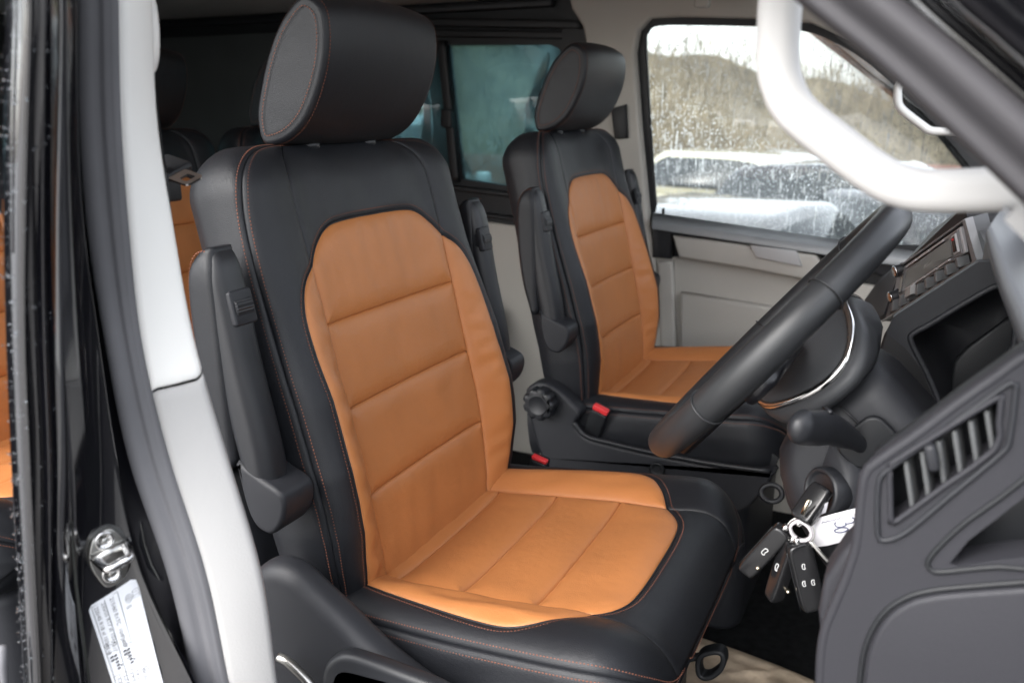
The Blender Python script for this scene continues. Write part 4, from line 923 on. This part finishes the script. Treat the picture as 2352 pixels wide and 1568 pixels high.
# lower fascia with the rounded open cubby
co = tr([(2036, 765), (2052, 728), (2150, 664), (2246, 602), (2275, 600), (2330, 640), (2420, 700), (2420, 860), (2352, 905), (2250, 960), (2185, 1010), (2172, 1010), (2150, 930), (2118, 850), (2080, 800)], .04)
ch = crom(tr([(2092, 782), (2104, 762), (2135, 745), (2236, 684), (2300, 655), (2335, 690), (2330, 790), (2312, 845), (2277, 880), (2205, 932), (2172, 955), (2160, 930), (2132, 862)], .04), 4, True)
plate('cubby_surround', co, [ch], (0, .055, 0), EX, EZ, -EY, .015, PL_D, DB)
cc = ch.mean(0); rows = []
for k, y, dx, dz in ((1.0, .041, 0, 0), (.97, .048, 0, 0), (.92, .08, .004, .0), (.84, .12, .012, .0), (.74, .135, .02, .0), (.3, .138, .02, .0)):
    q = cc+(ch-cc)*k; rows.append([(x+dx, y, z+dz) for x, z in q])
rows = np.array(rows); n = rows.shape[1]; mesh('cubby_lining', rows.reshape(-1, 3), grid_faces(len(rows), n, True)+[[(len(rows)-1)*n+i for i in range(n)]], PL_D, DB)
v, f = prism_geo(np.array(tr([(2030, 772), (2052, 735), (2246, 608), (2420, 620), (2420, 905), (2200, 1030), (2180, 1200), (2040, 1260), (1990, 1050), (2005, 850)], .30)), (0, .32, 0), EX, EZ, -EY, .02, .004, 2); mesh('lower_fascia', v, f, BLK, DB)
v, f = tube_geo(np.array([(x, .040, z) for x, z in resample(ch, .004, True)]), .0034, 8, True); mesh('cubby_rim', v, f, PL_D, DB)
v, f = prism_geo(np.array(tr([(2180, 905), (2192, 830), (2220, 800), (2330, 720), (2330, 790), (2300, 850), (2250, 890)], .10)), (0, .112, 0), EX, EZ, -EY, .012, .004, 3); mesh('cubby_insert', v, f, BLK, DB)
for dx in (-.003, .003):
    v, f = tube_geo([np.array(at(2247, 893, Y=.035))+[dx, 0, -.003], np.array(at(2247, 893, Y=.035))+[dx+.002, 0, .003]], .0008, 5); mesh('switch_symbol', v, f, WHP, DB)
# hood over the binnacle, near end
hl = crom([(2262, 540), (2266, 565), (2276, 605), (2292, 660), (2312, 715), (2336, 780), (2362, 850), (2380, 900)], 4)
def hrow(du, dv, Y): return np.array([at(u+du*(.25+.75*i/(len(hl)-1)), v_+dv, Y=Y) for i, (u, v_) in enumerate(hl)])
loft('instrument_hood', np.stack([hrow(6, 4, -.06), hrow(0, 0, -.13), hrow(4, -3, -.165), hrow(22, -10, -.185), hrow(60, -26, -.175), hrow(110, -46, -.12), hrow(180, -66, -.02), hrow(300, -80, .1)], 1), DTOP, DB)
# ================================================================ NEAR GRAB HANDLE AND A-PILLAR
hY = -.40
hp = crom([at(u, v_, Y=hY) for u, v_ in [(1560, -215), (1650, -235), (1740, -228), (1795, -170), (1797, -60), (1790, 40), (1787, 130), (1797, 195), (1835, 262), (1950, 355), (2020, 404), (2070, 427), (2120, 437), (2200, 438), (2330, 432), (2460, 420)]], 8)
v, f = sweep_geo(hp, rrect(.026, .028, .010, 6), (0, 1, 0)); o = mesh('grab_handle', v, f, mat('handle_plastic', (.56, .55, .535), .5, .4, bump=[('noise', 500, .2, .0006)])); tag(o, 'large pale grab handle on the near windscreen pillar, out of focus', 'handle')
AP = thing('windscreen_pillar', 'near windscreen pillar with black rubber door seal, out of focus', 'pillar', (.6, -.5, .9))
def dl(pts, Y): return crom([at(u, v_, Y=Y) for u, v_ in pts], 6)
def seg(p, q, Y, n=24): return resample(np.array([at(*p, Y=Y), at(*q, Y=Y)]), .01)
e0 = dl([(1150, -590), (1640, -170), (1826, 0), (2000, 140), (2167, 294), (2352, 470), (2600, 710)], -.50)
e1 = dl([(1420, -590), (1905, -170), (2073, -8), (2215, 110), (2352, 231), (2470, 340), (2660, 520)], -.50)
N_ = 60; L0, L1 = [resample(e, 1e-4)[np.linspace(0, len(resample(e, 1e-4))-1, N_).astype(int)] for e in (e0, e1)]
nrm = np.array([-.15, -1, .1]); nrm /= np.linalg.norm(nrm)
loft('door_seal', np.stack([L0*(1-t)+L1*t+nrm*h for t, h in [(-.02, -.015), (0, -.004), (.06, .003), (.15, .006), (.25, .004), (.32, .0035), (.42, .008), (.55, .0135), (.7, .016), (.85, .013), (.95, .006), (1, -.003), (1.01, -.015)]], 1), mat('dark_seal', (.050, .048, .052), .6, .35, bump=[('noise', 400, .08, .0005)]), AP)
e2 = dl([(1580, -590), (2060, -170), (2215, -8), (2300, 64), (2352, 110), (2520, 250), (2700, 400)], -.52)
L2 = resample(e2, 1e-4)[np.linspace(0, len(resample(e2, 1e-4))-1, N_).astype(int)]
L1b = L1+[0, .03, 0]
loft('jamb', np.stack([L1b, L1b*.7+L2*.3+[0, .035, 0], L1b*.25+L2*.75+[0, .03, 0], L2, L2+[.05, -.03, .05], L2+[.11, -.03, .10]], 1), PAINT, AP)
tb_ = np.stack([L0+[0, .10, 0]+np.array([-.004, 0, -.006]), L0+[0, .03, 0]+np.array([-.007, 0, -.010]), L0+[.02, .03, .03]], 1)
loft('pillar_trim', tb_[int(N_*.84):], TRIM_L, AP)
# ================================================================ OUTSIDE
ASPH = mat('wet_asphalt', (.085, .080, .076), .35, .5, bump=[('noise', 180, .5, .004)], var=(1.5, .3))
zg = -1.10
g = [(-160, -160, -.47), (160, -160, -.47), (160, 2.2, -.47), (160, 5, zg), (160, 160, zg), (-160, 160, zg), (-160, 5, zg), (-160, 2.2, -.47)]
struct('ground', g, [[0, 1, 2, 7], [7, 2, 3, 6], [6, 3, 4, 5]], ASPH)
def car_paint(n, c): return mat(n, c, .25, .5, coat=1.0)
GLS = mat('car_glass', (.02, .025, .028), .05, .6); TYRE = mat('tyre_rubber', (.015, .015, .016), .8, .2); LAMP = mat('lamp_glass', (.6, .6, .6), .1, .6); TAIL = mat('tail_lamp', (.35, .01, .012), .2, .6)
def car(label, loc, rz, paint, H=1.5, L=4.3, Wd=1.8, van=False):
    root = thing('parked_car', label, 'car', (0, 0, 0), 'cars parked beyond the far windows')
    h, l = H, L/2
    low = [(-l, .35), (-l+.05, .25), (-l*.72-.36, .22)]+[(-l*.66+.36*math.cos(t), .26+.36*math.sin(t)) for t in np.linspace(PI, 0, 9)]+[(l*.66+.36*math.cos(t), .26+.36*math.sin(t)) for t in np.linspace(PI, 0, 9)]+[(l-.05, .25), (l, .4), (l-.02, .62), (l-.15, .74), (l*.45, h*.62), (-l*.80, h*.62), (-l+.03, h*.58)]
    v, f = prism_geo(np.array(low), (0, Wd/2, 0), EX, EZ, -EY, Wd, .10, 4, bev2=.10); body = mesh('body', v, f, paint, root)
    cab = [(-l*.90, h*.60), (-l*.82, h*.90), (-l*.60, h*.985), (-.1, h), (l*.10, h*.97), (l*.46, h*.62)] if van else [(-l*.82, h*.60), (-l*.62, h*.93), (-l*.30, h*.99), (-.1, h), (l*.12, h*.95), (l*.48, h*.61)]
    cb = crom(cab, 4); v, f = prism_geo(cb, (0, Wd/2-.10, 0), EX, EZ, -EY, Wd-.20, .16, 5, bev2=.16); roof = mesh('cabin', v, f, paint, root)
    cc = cb.mean(0); sw = cc+(cb-cc)*[.86, .70]+[0, -.02]
    for s in (1, -1):
        v, f = prism_geo(sw, (0, s*(Wd/2-.112), 0), EX, EZ, (0, s, 0), .016, 0); mesh('side_window', v, f, GLS, roof)
    for (p0, p1) in ((cb[-2], cb[-7]), (cb[1], cb[6])):
        d = np.array([p1[0]-p0[0], 0, p1[1]-p0[1]]); ln = np.linalg.norm(d); d /= ln; nn = np.cross(d, EY); nn = nn if nn[2] > 0 else -nn
        v, f = box_geo(np.array([(p0[0]+p1[0])/2, 0, (p0[1]+p1[1])/2])+nn*.012, (Wd-.46, ln*.86, .02), [EY, d, nn], .004); mesh('windscreen', v, f, GLS, roof)
    for x in (-l*.66, l*.66):
        for s in (1, -1):
            v, f = lathe_geo((x, s*(Wd/2-.20), .30), (0, s, 0), [(.20, 0), (.31, .01), (.32, .05), (.32, .17), (.29, .20), (.21, .20)], 24); w = mesh('wheel', v, f, TYRE, root)
            v, f = lathe_geo((x, s*(Wd/2-.20), .30), (0, s, 0), [(.20, .18), (.20, .195), (.05, .205), (.03, .205)], 24); mesh('rim', v, f, STEEL, w)
    for s in (1, -1):
        v, f = box_geo((l-.10, s*(Wd/2-.28), .66), (.16, .34, .15), None, .04); mesh('headlight', v, f, LAMP, body)
        v, f = box_geo((-l+.07, s*(Wd/2-.20), .78), (.10, .18, .26), None, .03); mesh('tail_light', v, f, TAIL, body)
        v, f = box_geo((l*.34, s*(Wd/2+.06), h*.66), (.12, .18, .13), None, .04); mesh('wing_mirror', v, f, paint, body)
    root.location = loc; root.rotation_euler = (0, 0, rz); return root
def gp(u, Y): q = at(u, 784, Y=Y); return (q[0], q[1], zg)
car('silver car nearest outside the passenger window', gp(1700, 6.9), rad(75), car_paint('silver_paint', (.09, .093, .096)), 1.46, 4.3, 1.8)
car('dark car parked behind the grab handle view', gp(1985, 9.2), rad(-20), car_paint('dark_paint', (.012, .013, .016)), 1.66, 4.5, 1.85)
car('pale cream van like car parked in front of the hedge', gp(1560, 12.4), rad(170), car_paint('cream_paint', (.40, .385, .29)), 1.62, 3.9, 1.75, True)
car('white car parked beside the cream one by the hedge', gp(1730, 13.4), rad(150), car_paint('white_paint', (.36, .37, .37)), 1.60, 4.0, 1.75)
car('black car far right beyond the steering wheel top', gp(2160, 7.6), rad(-60), car_paint('black_car_paint', (.010, .010, .012)), 1.5, 4.4, 1.8)
car('white van seen through the tinted side window', gp(880, 7.5), rad(95), car_paint('white_van_paint', (.72, .73, .73)), 2.15, 5.0, 1.9, True)
# brown hedge bank behind the cars
HEDGE = mat('bare_hedge', (.165, .142, .098), .9, .1, var=(.9, .3)); BANK = mat('bank_soil', (.150, .130, .092), .95, .1, bump=[('noise', 3, 1, .2)], var=(.6, .4))
Yh = 20.0
HT = np.array([at(u, v_, Y=Yh+1) for u, v_ in [(300, -330), (900, -120), (1200, -20), (1480, 82), (1600, 98), (1740, 126), (1850, 150), (2000, 182), (2150, 214), (2350, 235), (2700, 230)]])
def htop(x): return np.interp(x, HT[:, 0], HT[:, 2])
xs = np.linspace(-60, 40, 160); rows = []
for k, t in enumerate(np.linspace(0, 1, 10)):
    rows.append([(x, Yh+.6*t*3+.35*math.sin(x*1.3+k), zg+(htop(x)-.3-zg)*t+.12*math.sin(x*2.1+k*2)) for x in xs])
rows.append([(x, Yh+7, zg+(htop(x)-.8-zg)) for x in xs]); rows.append([(x, Yh+40, 0) for x in xs])
struct('bank', *((lambda R: (R.reshape(-1, 3), grid_faces(R.shape[0], R.shape[1])))(np.array(rows))), BANK, True)
n = 16000; X = RNG.uniform(-24, 14, n); T = RNG.uniform(0, 1.0, n)**.8; tz = htop(X); Z = zg+(tz-zg)*T*(1+.05*RNG.normal(size=n)); Y = Yh-.3+1.7*T+RNG.normal(size=n)*.35
hl = RNG.uniform(.12, .45, n); wv_ = RNG.uniform(.010, .035, n); tilt = RNG.normal(size=n)*.35; az = RNG.uniform(0, PI, n)
c = np.stack([X, Y, Z], 1); up = np.stack([np.sin(tilt)*np.cos(az), np.sin(tilt)*np.sin(az), np.cos(tilt)], 1)*hl[:, None]; sd_ = np.stack([np.cos(az), np.sin(az), 0*az], 1)*wv_[:, None]
V = np.stack([c-sd_-up/2, c+sd_-up/2, c+sd_*.3+up/2, c-sd_*.3+up/2], 1).reshape(-1, 3)
o = mesh('hedge', V, np.arange(4*n).reshape(-1, 4).tolist(), HEDGE, None, False); tag(o, 'brown bare hedge on the bank behind the parked cars', 'hedge', None, 'stuff')
v, f = box_geo((-6, 17.5, .02+zg/2), (60, .2, .16-zg), None, .02); o = mesh('boundary_wall', v, f, mat('red_brown_wall', (.16, .085, .065), .85, .2, var=(4, .3))); tag(o, 'low red brown wall at the foot of the hedge', 'wall')
# ================================================================ SMALLER THINGS IN THE CABIN
# rear row
def rear(x, y, label):
    r = bpy.data.objects.new('rear_seat', None); COL.objects.link(r); r.location = (x, y, .03); tag(r, label, 'seat', 'rear seats')
    for ch in CHILD.get(SEAT.name, []):
        if ch.name.split('.')[0] in ('backrest', 'headrest', 'seat_cushion', 'seat_box'): copy_tree(ch, r)
    return r
R_OFF = -.93
rear(.10+R_OFF, -.10, 'rear seat half hidden behind the door pillar, its tan cushion at the left edge')
rear(.10+R_OFF, .43, 'rear seat whose dark headrest shows between door pillar and driver seat')
rear(.10+R_OFF, 1.0, 'rear seat mostly hidden behind the driver headrest')
# ---- seat base of the passenger seat with tray, recliner knob, buckles
TB = thing('seat_console', 'black plastic side tray with round recliner knob under the passenger seat', 'seat trim', (.1, .57, .06))
oc = crom(tr([(1207, 905), (1222, 882), (1250, 877), (1282, 893), (1325, 933), (1334, 952), (1322, 974), (1348, 1003), (1400, 1019), (1500, 1042), (1640, 1068), (1770, 1084), (1776, 1092), (1755, 1125), (1700, 1175), (1600, 1165), (1280, 1105), (1245, 1050), (1222, 975)], .565), 3, True)
v, f = prism_geo(oc, (0, .605, 0), EX, EZ, -EY, .045, .009, 5); mesh('console_shell', v, f, PL_D, TB)
tp = crom([at(u, v_, Y=.558) for u, v_ in [(1318, 970), (1345, 1000), (1400, 1016), (1500, 1039), (1640, 1065), (1768, 1082)]], 6); v, f = tube_geo(tp, .0055, 8); mesh('tray_lip', v, f, PL_B, TB)
v, f = prism_geo(np.array(tr([(1322, 960), (1345, 940), (1700, 985), (1790, 1050), (1775, 1085), (1640, 1070), (1400, 1020), (1345, 1003)], .60)), (0, .61, 0), EX, EZ, -EY, .012, .002, 2); mesh('tray_back', v, f, BLK, TB)
th = np.linspace(0, 2*PI, 73)[:-1]; kr = .0335+.0025*np.cos(9*th)-.0012*np.cos(18*th); kc = at(1243, 924, Y=.545)
v, f = prism_geo(np.stack([kr*np.cos(th), kr*np.sin(th)], 1), kc+[0, .012, 0], EX, EZ, -EY, .032, .006, 4); kn = mesh('recliner_knob', v, f, PL_B, TB)
v, f = lathe_geo(kc+[0, -.0195, 0], -EY, [(.022, 0), (.0215, .0012), (.020, .0015), (.019, .0008)], 28); mesh('knob_cap', v, f, PL_B, kn)
v, f = lathe_geo(at(1510, 1077, Y=.556), -EY, [(.0155, 0), (.0155, .004), (.012, .006), (.0105, .003), (.006, .003)], 24); mesh('blanking_plug', v, f, BLK, TB)
def buckle(name, label, base, top, wdir, w, t):
    base, top = np.array(base), np.array(top); d = top-base; L = np.linalg.norm(d); d /= L
    a = np.array(wdir, float); a -= d*(a @ d); a /= np.linalg.norm(a); n = np.cross(d, a)
    o = thing(name, label, 'seat belt buckle', tuple(base), 'seat belt buckles')
    v, f = box_geo(base+d*L*.42, (w, t, L*.84), [a, n, d], .004); mesh('buckle_body', v, f, BLK, o)
    v, f = box_geo(base+d*L*.90-n*t*.14, (w*.94, t*.52, L*.14), [a, n, d], .0025); mesh('release_button', v, f, RED, o)
    v, f = box_geo(base+d*L*.87+n*t*.30, (w*.98, t*.28, L*.12), [a, n, d], .002); mesh('tongue_slot', v, f, PL_B, o)
    return o
buckle('belt_buckle', 'black belt buckle with red button standing in the tray by the recliner knob', at(1358, 1006, Y=.59), at(1385, 930, Y=.575), np.array(at(1404, 958, Y=.575))-np.array(at(1360, 932, Y=.575)), .036, .026)
buckle('belt_buckle', 'red topped belt buckle peeping over the driver cushion edge', at(1232, 1105, Y=.315), at(1243, 1046, Y=.305), np.array(at(1264, 1066, Y=.305))-np.array(at(1222, 1044, Y=.305)), .032, .022)
rg_ = at(1772, 1132, Y=.46); a = np.linspace(0, 2*PI, 33)[:-1]
v, f = tube_geo(rg_+np.stack([(.018*np.cos(a)), .012*np.sin(a)*.8, .012*np.sin(a)], 1), .005, 8, True); o = mesh('tie_ring', v, f, PL_B); tag(o, 'black plastic loop on the floor beside the tray end', 'loop')
# ---- slide bar of the driver seat and the paper mat
lp = crom([at(u, v_, Y=.09) for u, v_ in [(1612, 1500), (1640, 1490), (1660, 1494), (1664, 1512), (1655, 1532), (1632, 1548), (1612, 1545), (1606, 1525)]], 5, True)
v, f = sweep_geo(lp, rrect(.008, .022, .003, 3), (0, 1, 0), True); sb = mesh('slide_bar', v, f, BLK); tag(sb, 'black loop of the seat adjuster bar in front of the driver seat', 'handle')
v, f = tube_geo(crom([at(u, v_, Y=.09) for u, v_ in [(1612, 1505), (1580, 1512), (1540, 1530)]], 4), .006, 8); mesh('bar_arm', v, f, BLK, sb)
KRAFT = mat('kraft_paper', (.52, .42, .31), .8, .2, bump=[('noise', 14, .6, .01), ('noise', 60, .35, .004)], var=(11, .5))
zf = .045
mc = np.array([at(u, v_, Z=zf)[:2] for u, v_ in [(1612, 1464), (1640, 1474), (1700, 1494), (1790, 1528), (1893, 1572), (1950, 1640), (1500, 1700), (1440, 1560)]])
MS = Surf(lambda uv: np.stack([uv[:, 0], uv[:, 1], np.full(len(uv), zf)], 1))
def crump(U):
    z = np.zeros(len(U)); g_ = np.random.RandomState(4)
    for k in range(26):
        d_ = g_.normal(size=2); d_ /= np.linalg.norm(d_); c_ = mc.mean(0)+g_.normal(size=2)*.18; z += g_.uniform(.0015, .0045)*np.maximum(0, 1-np.abs((U-c_) @ d_)/g_.uniform(.008, .025))
    return z
o = panel('paper_mat', MS, mc, KRAFT, None, .001, .01, 0, .009, crump); tag(o, 'crumpled brown paper floor mat with dirty footprints', 'mat')
# ---- belt of the driver seat
SBt = thing('seat_belt', 'black driver seat belt with bright metal tongue beside the pillar trim', 'seat belt', tuple(at(385, 400, Y=-.40)))
bp_ = crom([at(u, v_, Y=y) for u, v_, y in [(345, 60, -.425), (348, 150, -.42), (356, 250, -.415), (369, 350, -.408), (378, 395, -.402), (384, 470, -.41), (400, 600, -.42), (430, 860, -.43)]], 6)
v, f = sweep_geo(bp_, rrect(.0018, .040, .0008, 2), (-.80, .60, 0)); mesh('strap', v, f, BLK, SBt)
q0, q1 = at(392, 398, Y=-.385), at(450, 419, Y=-.385)
dq = (q1-q0)/np.linalg.norm(q1-q0); nq = np.array([.1, -.35, .93]); nq -= dq*(nq @ dq); nq /= np.linalg.norm(nq); sq_ = np.cross(nq, dq)
v, f = plate_geo(rrect(np.linalg.norm(q1-q0), .022, .005, 3), [rrect(.010, .012, .002, 2, .006, 0)], (q0+q1)/2, dq, sq_, nq, .0022); mesh('tongue', v, f, CHROME, SBt, False)
v, f = box_geo(q0-dq*.010, (.034, .046, .010), [dq, sq_, nq], .004); mesh('tongue_cover', v, f, BLK, SBt)
v, f = box_geo(q0+[-.002, 0, -.014], (.010, .020, .026), None, .003); mesh('belt_stop', v, f, BLK, SBt)
# ---- striker and tyre pressure sticker on the pillar
zr = .66
pe = np.array([np.interp(zr, ZZ, ED['e2'][:, 0]), ED['e2'][0, 1], zr]); pg = np.array([np.interp(zr, ZZ, ED['g'][:, 0]), ED['g'][0, 1], zr])
pu = np.array([np.interp(zr+.06, ZZ, ED['e2'][:, 0])-np.interp(zr-.06, ZZ, ED['e2'][:, 0]), 0, .12]); pu /= np.linalg.norm(pu)
pa = pg-pe; pa -= pu*(pa @ pu); pa /= np.linalg.norm(pa); pn = np.cross(pa, pu); pn /= np.linalg.norm(pn)
if pn @ (CP-pe) < 0: pn = -pn
po = pe+pn*(-.002)
def jp(u, v_, h=0):                                     # a point of the jamb plane
    q = atp(u, v_, po+pn*h, pn); return np.array([(q-po) @ pa, (q-po) @ pu])
def j3(p, h=0):
    """jamb coordinates -> space, following the slightly twisted jamb"""
    q = po+pa*p[0]+pu*p[1]
    A = np.array([np.interp(q[2], ZZ, ED['e2'][:, 0]), ED['e2'][0, 1], q[2]]); B = np.array([np.interp(q[2], ZZ, ED['g'][:, 0]), ED['g'][0, 1], q[2]])
    t = ((q-A) @ pa)/((B-A) @ pa); S = A+(B-A)*t
    return q+pn*((S-q) @ pn-.0045+h)
SK = thing('door_striker', 'bright steel door striker loop bolted to the black pillar', 'striker', tuple(j3(jp(245, 1280))))
so_ = crom([jp(u, v_) for u, v_ in [(205, 1250), (213, 1232), (242, 1211), (262, 1216), (283, 1238), (294, 1262), (293, 1290), (284, 1318), (262, 1338), (240, 1344), (222, 1326), (206, 1300), (201, 1278)]], 4, True)
kc_ = so_.mean(0); sa = j3(kc_+[.01, 0])-j3(kc_-[.01, 0]); sa /= np.linalg.norm(sa); sb_ = j3(kc_+[0, .02])-j3(kc_-[0, .02]); sb_ -= sa*(sa @ sb_); sb_ /= np.linalg.norm(sb_); sN = np.cross(sa, sb_)
if sN @ pn < 0: sN = -sN
s0_ = j3(kc_)+sN*.0005
def sj(u, v_, h=0): return atp(u, v_, s0_+sN*h, sN)
so2 = np.array([((sj(u, v_)-s0_) @ sa, (sj(u, v_)-s0_) @ sb_) for u, v_ in [(205, 1250), (213, 1232), (242, 1211), (262, 1216), (283, 1238), (294, 1262), (293, 1290), (284, 1318), (262, 1338), (240, 1344), (222, 1326), (206, 1300), (201, 1278)]])
so2 = crom(so2, 4, True); v, f = prism_geo(so2 if poly_area(so2) > 0 else so2[::-1], s0_-sN*.004, sa, sb_, sN, .009, .0012, 3); mesh('striker_plate', v, f, STEEL, SK)
for u, v_ in ((240, 1241), (257, 1316)):
    c = sj(u, v_, .0048); v, f = lathe_geo(c, sN, [(.0085, 0), (.0082, .0010), (.0062, .0014), (.0056, .0006)], 24); sc_ = mesh('screw', v, f, CHROME, SK)
    t6 = np.linspace(0, 2*PI, 25)[:-1]; rs = .0030+.0006*np.cos(6*t6); v, f = prism_geo(np.stack([rs*np.cos(t6), rs*np.sin(t6)], 1), c+sN*.0012, sa, sb_, sN, .0008, .0003, 1); mesh('screw_recess', v, f, STEEL, sc_)
l0, l1 = sj(217, 1282, .004), sj(284, 1250, .004)
w0, w1 = sj(246, 1308, .022), sj(301, 1278, .022)
lw = crom([l0, l0*.3+w0*.7, w0+(w1-w0)*.10, w0*.5+w1*.5, w0+(w1-w0)*.90, l1*.3+w1*.7, l1], 8)
v, f = tube_geo(lw, .0042, 12); mesh('striker_loop', v, f, CHROME, SK)
v, f = tube_geo([l0-(l1-l0)*.1, l1+(l1-l0)*.06], .0055, 12); mesh('loop_base', v, f, STEEL, SK)
# sticker
STK = mat('sticker_white', (.66, .68, .72), .4, .4); PRN = mat('print_black', (.03, .03, .035), .5)
k4 = [jp(u, v_) for u, v_ in [(199.6, 1398), (306, 1340), (382.6, 1556), (276, 1614)]]
ax = (k4[1]-k4[0]+k4[2]-k4[3])/2; bx = (k4[3]-k4[0]+k4[2]-k4[1])/2
def sp2(x, y): return k4[0]+ax*x+bx*y                   # sticker coordinates: x across (0..1), y down (0..1)
SS = thing('tyre_sticker', 'white tyre pressure sticker below the striker on the pillar', 'sticker', tuple(j3(sp2(.5, .5))))
rc = rrect(1, 1, .06, 4, .5, .5); Pk = np.array([sp2(x, y*1.0) for x, y in rc])
G_ = np.array([[sp2(x, y) for x in np.linspace(0, 1, 9)] for y in np.linspace(0, 1, 17)])
SSf = Surf(lambda uv: np.array([j3(p, .0005) for p in uv]))
o = panel('sticker_sheet', SSf, Pk, STK, SS, .0003, .001, .0, .006, None, (.001,))
def pline(pts, par, name='print_line', r=.00022):
    v, f = tube_geo(np.array([j3(sp2(x, y), .0009) for x, y in pts]), r, 4); return mesh(name, v, f, PRN, par)
def ptext(txt, x, y, size, par, name='print_text'):
    """lettering: reads down the sticker (turned a quarter)"""
    cu = bpy.data.curves.new(name, 'FONT'); cu.body = txt; cu.size = 1; ob = bpy.data.objects.new('tmp', cu); COL.objects.link(ob)
    bpy.context.view_layer.update(); dg = bpy.context.evaluated_depsgraph_get(); me = bpy.data.meshes.new_from_object(ob.evaluated_get(dg))
    bpy.data.objects.remove(ob); bpy.data.curves.remove(cu)
    La, Lb = np.linalg.norm(ax), np.linalg.norm(bx); ub, ua = bx/Lb, ax/La
    vs = np.array([j3(sp2(x, y)+ub*(p.co.x*size)+ua*(p.co.y*size), .0010) for p in me.vertices]); fs = [list(p.vertices) for p in me.polygons]
    bpy.data.meshes.remove(me); return mesh(name, vs, fs, PRN, par, False)
for x in (.07, .335, .60): pline([(x, .02), (x, 1.0)], SS)
pline([(.07, .02), (.60, .02)], SS); pline([(.07, .475), (.60, .475)], SS); pline([(.07, .70), (.60, .70)], SS); pline([(.07, .86), (.60, .86)], SS)
for x in (.20, .47): pline([(x, .70), (x, 1.0)], SS)
ptext('215/60 R17C  104/102T M+S', .43, .035, .0050, SS); ptext('7Jx17', .43, .385, .0050, SS)
ptext('235/55 R17 xl 103 H', .17, .035, .0050, SS) if False else ptext('235/55 R17 xl 103 H', .26, .035, .0050, SS); ptext('7Jx17', .22, .385, .0050, SS)
ptext('255/45 R18 xl 103 H', .11, .035, .0050, SS); ptext('8Jx18', .09, .385, .0050, SS)
for x, y, t in ((.52, .72, '3,8'), (.40, .72, '3,9'), (.26, .72, '3,0'), (.13, .72, '3,3'), (.52, .79, '55'), (.40, .79, '57'), (.26, .79, '44'), (.13, .79, '48'), (.52, .88, '380'), (.40, .88, '390'), (.26, .88, '300'), (.13, .88, '330'), (.66, .73, 'bar'), (.66, .80, 'psi'), (.66, .88, 'kPa')): ptext(t, x, y, .0050, SS)
for cx, cy in ((.50, .52), (.22, .52)):
    for k in range(5):
        for j in range(2 if k < 2 else 1): pline([(cx+.04-.08*j, cy+.030*k), (cx-.02-.08*j, cy+.030*k+.008)], SS, 'print_person', .0009)
    pline([(cx+.08, cy+.10), (cx+.07, cy+.108)], SS, 'print_person', .0011)
a = np.linspace(0, 2*PI, 17)
for r in (.045, .028, .010): pline([(.77+r*1.5*math.cos(t), .13+r*.75*math.sin(t)) for t in a], SS, 'print_tyre')
pline([(.86, .09), (.98, .09), (.98, .155), (.86, .155), (.86, .09)], SS, 'print_pump'); pline([(.86, .135), (.98, .135)], SS, 'print_pump'); pline([(.89, .11), (.95, .11)], SS, 'print_pump')
for k in range(3): pline([(.70+.035*k, .185), (.70+.035*k, .205)], SS, 'print_bars', .0004)
vo = [(.74, .735), (.80, .70), (.88, .70), (.97, .75), (.97, .88), (.88, .95), (.80, .95), (.74, .925)]
pline(vo, SS, 'print_van'); pline([(.73, .79), (.73, .87)], SS, 'print_van')
for yy in (.757, .90):
    for r in (.035, .018): pline([(.755+r*1.5*math.cos(t), yy+r*.75*math.sin(t)) for t in a], SS, 'print_wheel')
# seat rail glimpsed low beside the driver seat
v, f = tube_geo(crom([at(u, v_, Y=-.34) for u, v_ in [(640, 1508), (662, 1520), (700, 1556), (730, 1590)]], 5), .0055, 10); o = mesh('seat_rail', v, f, STEEL); tag(o, 'shiny metal seat runner low behind the pale pillar trim', 'rail')
# ribbed rear step mat seen at the left edge
for k in range(7):
    v, f = box_geo((-1.0, -.30+.055*k, .037), (.8, .026, .014), None, .004); o = mesh('floor_rib', v, f, PL_D, bpy.data.objects['cabin_floor'])
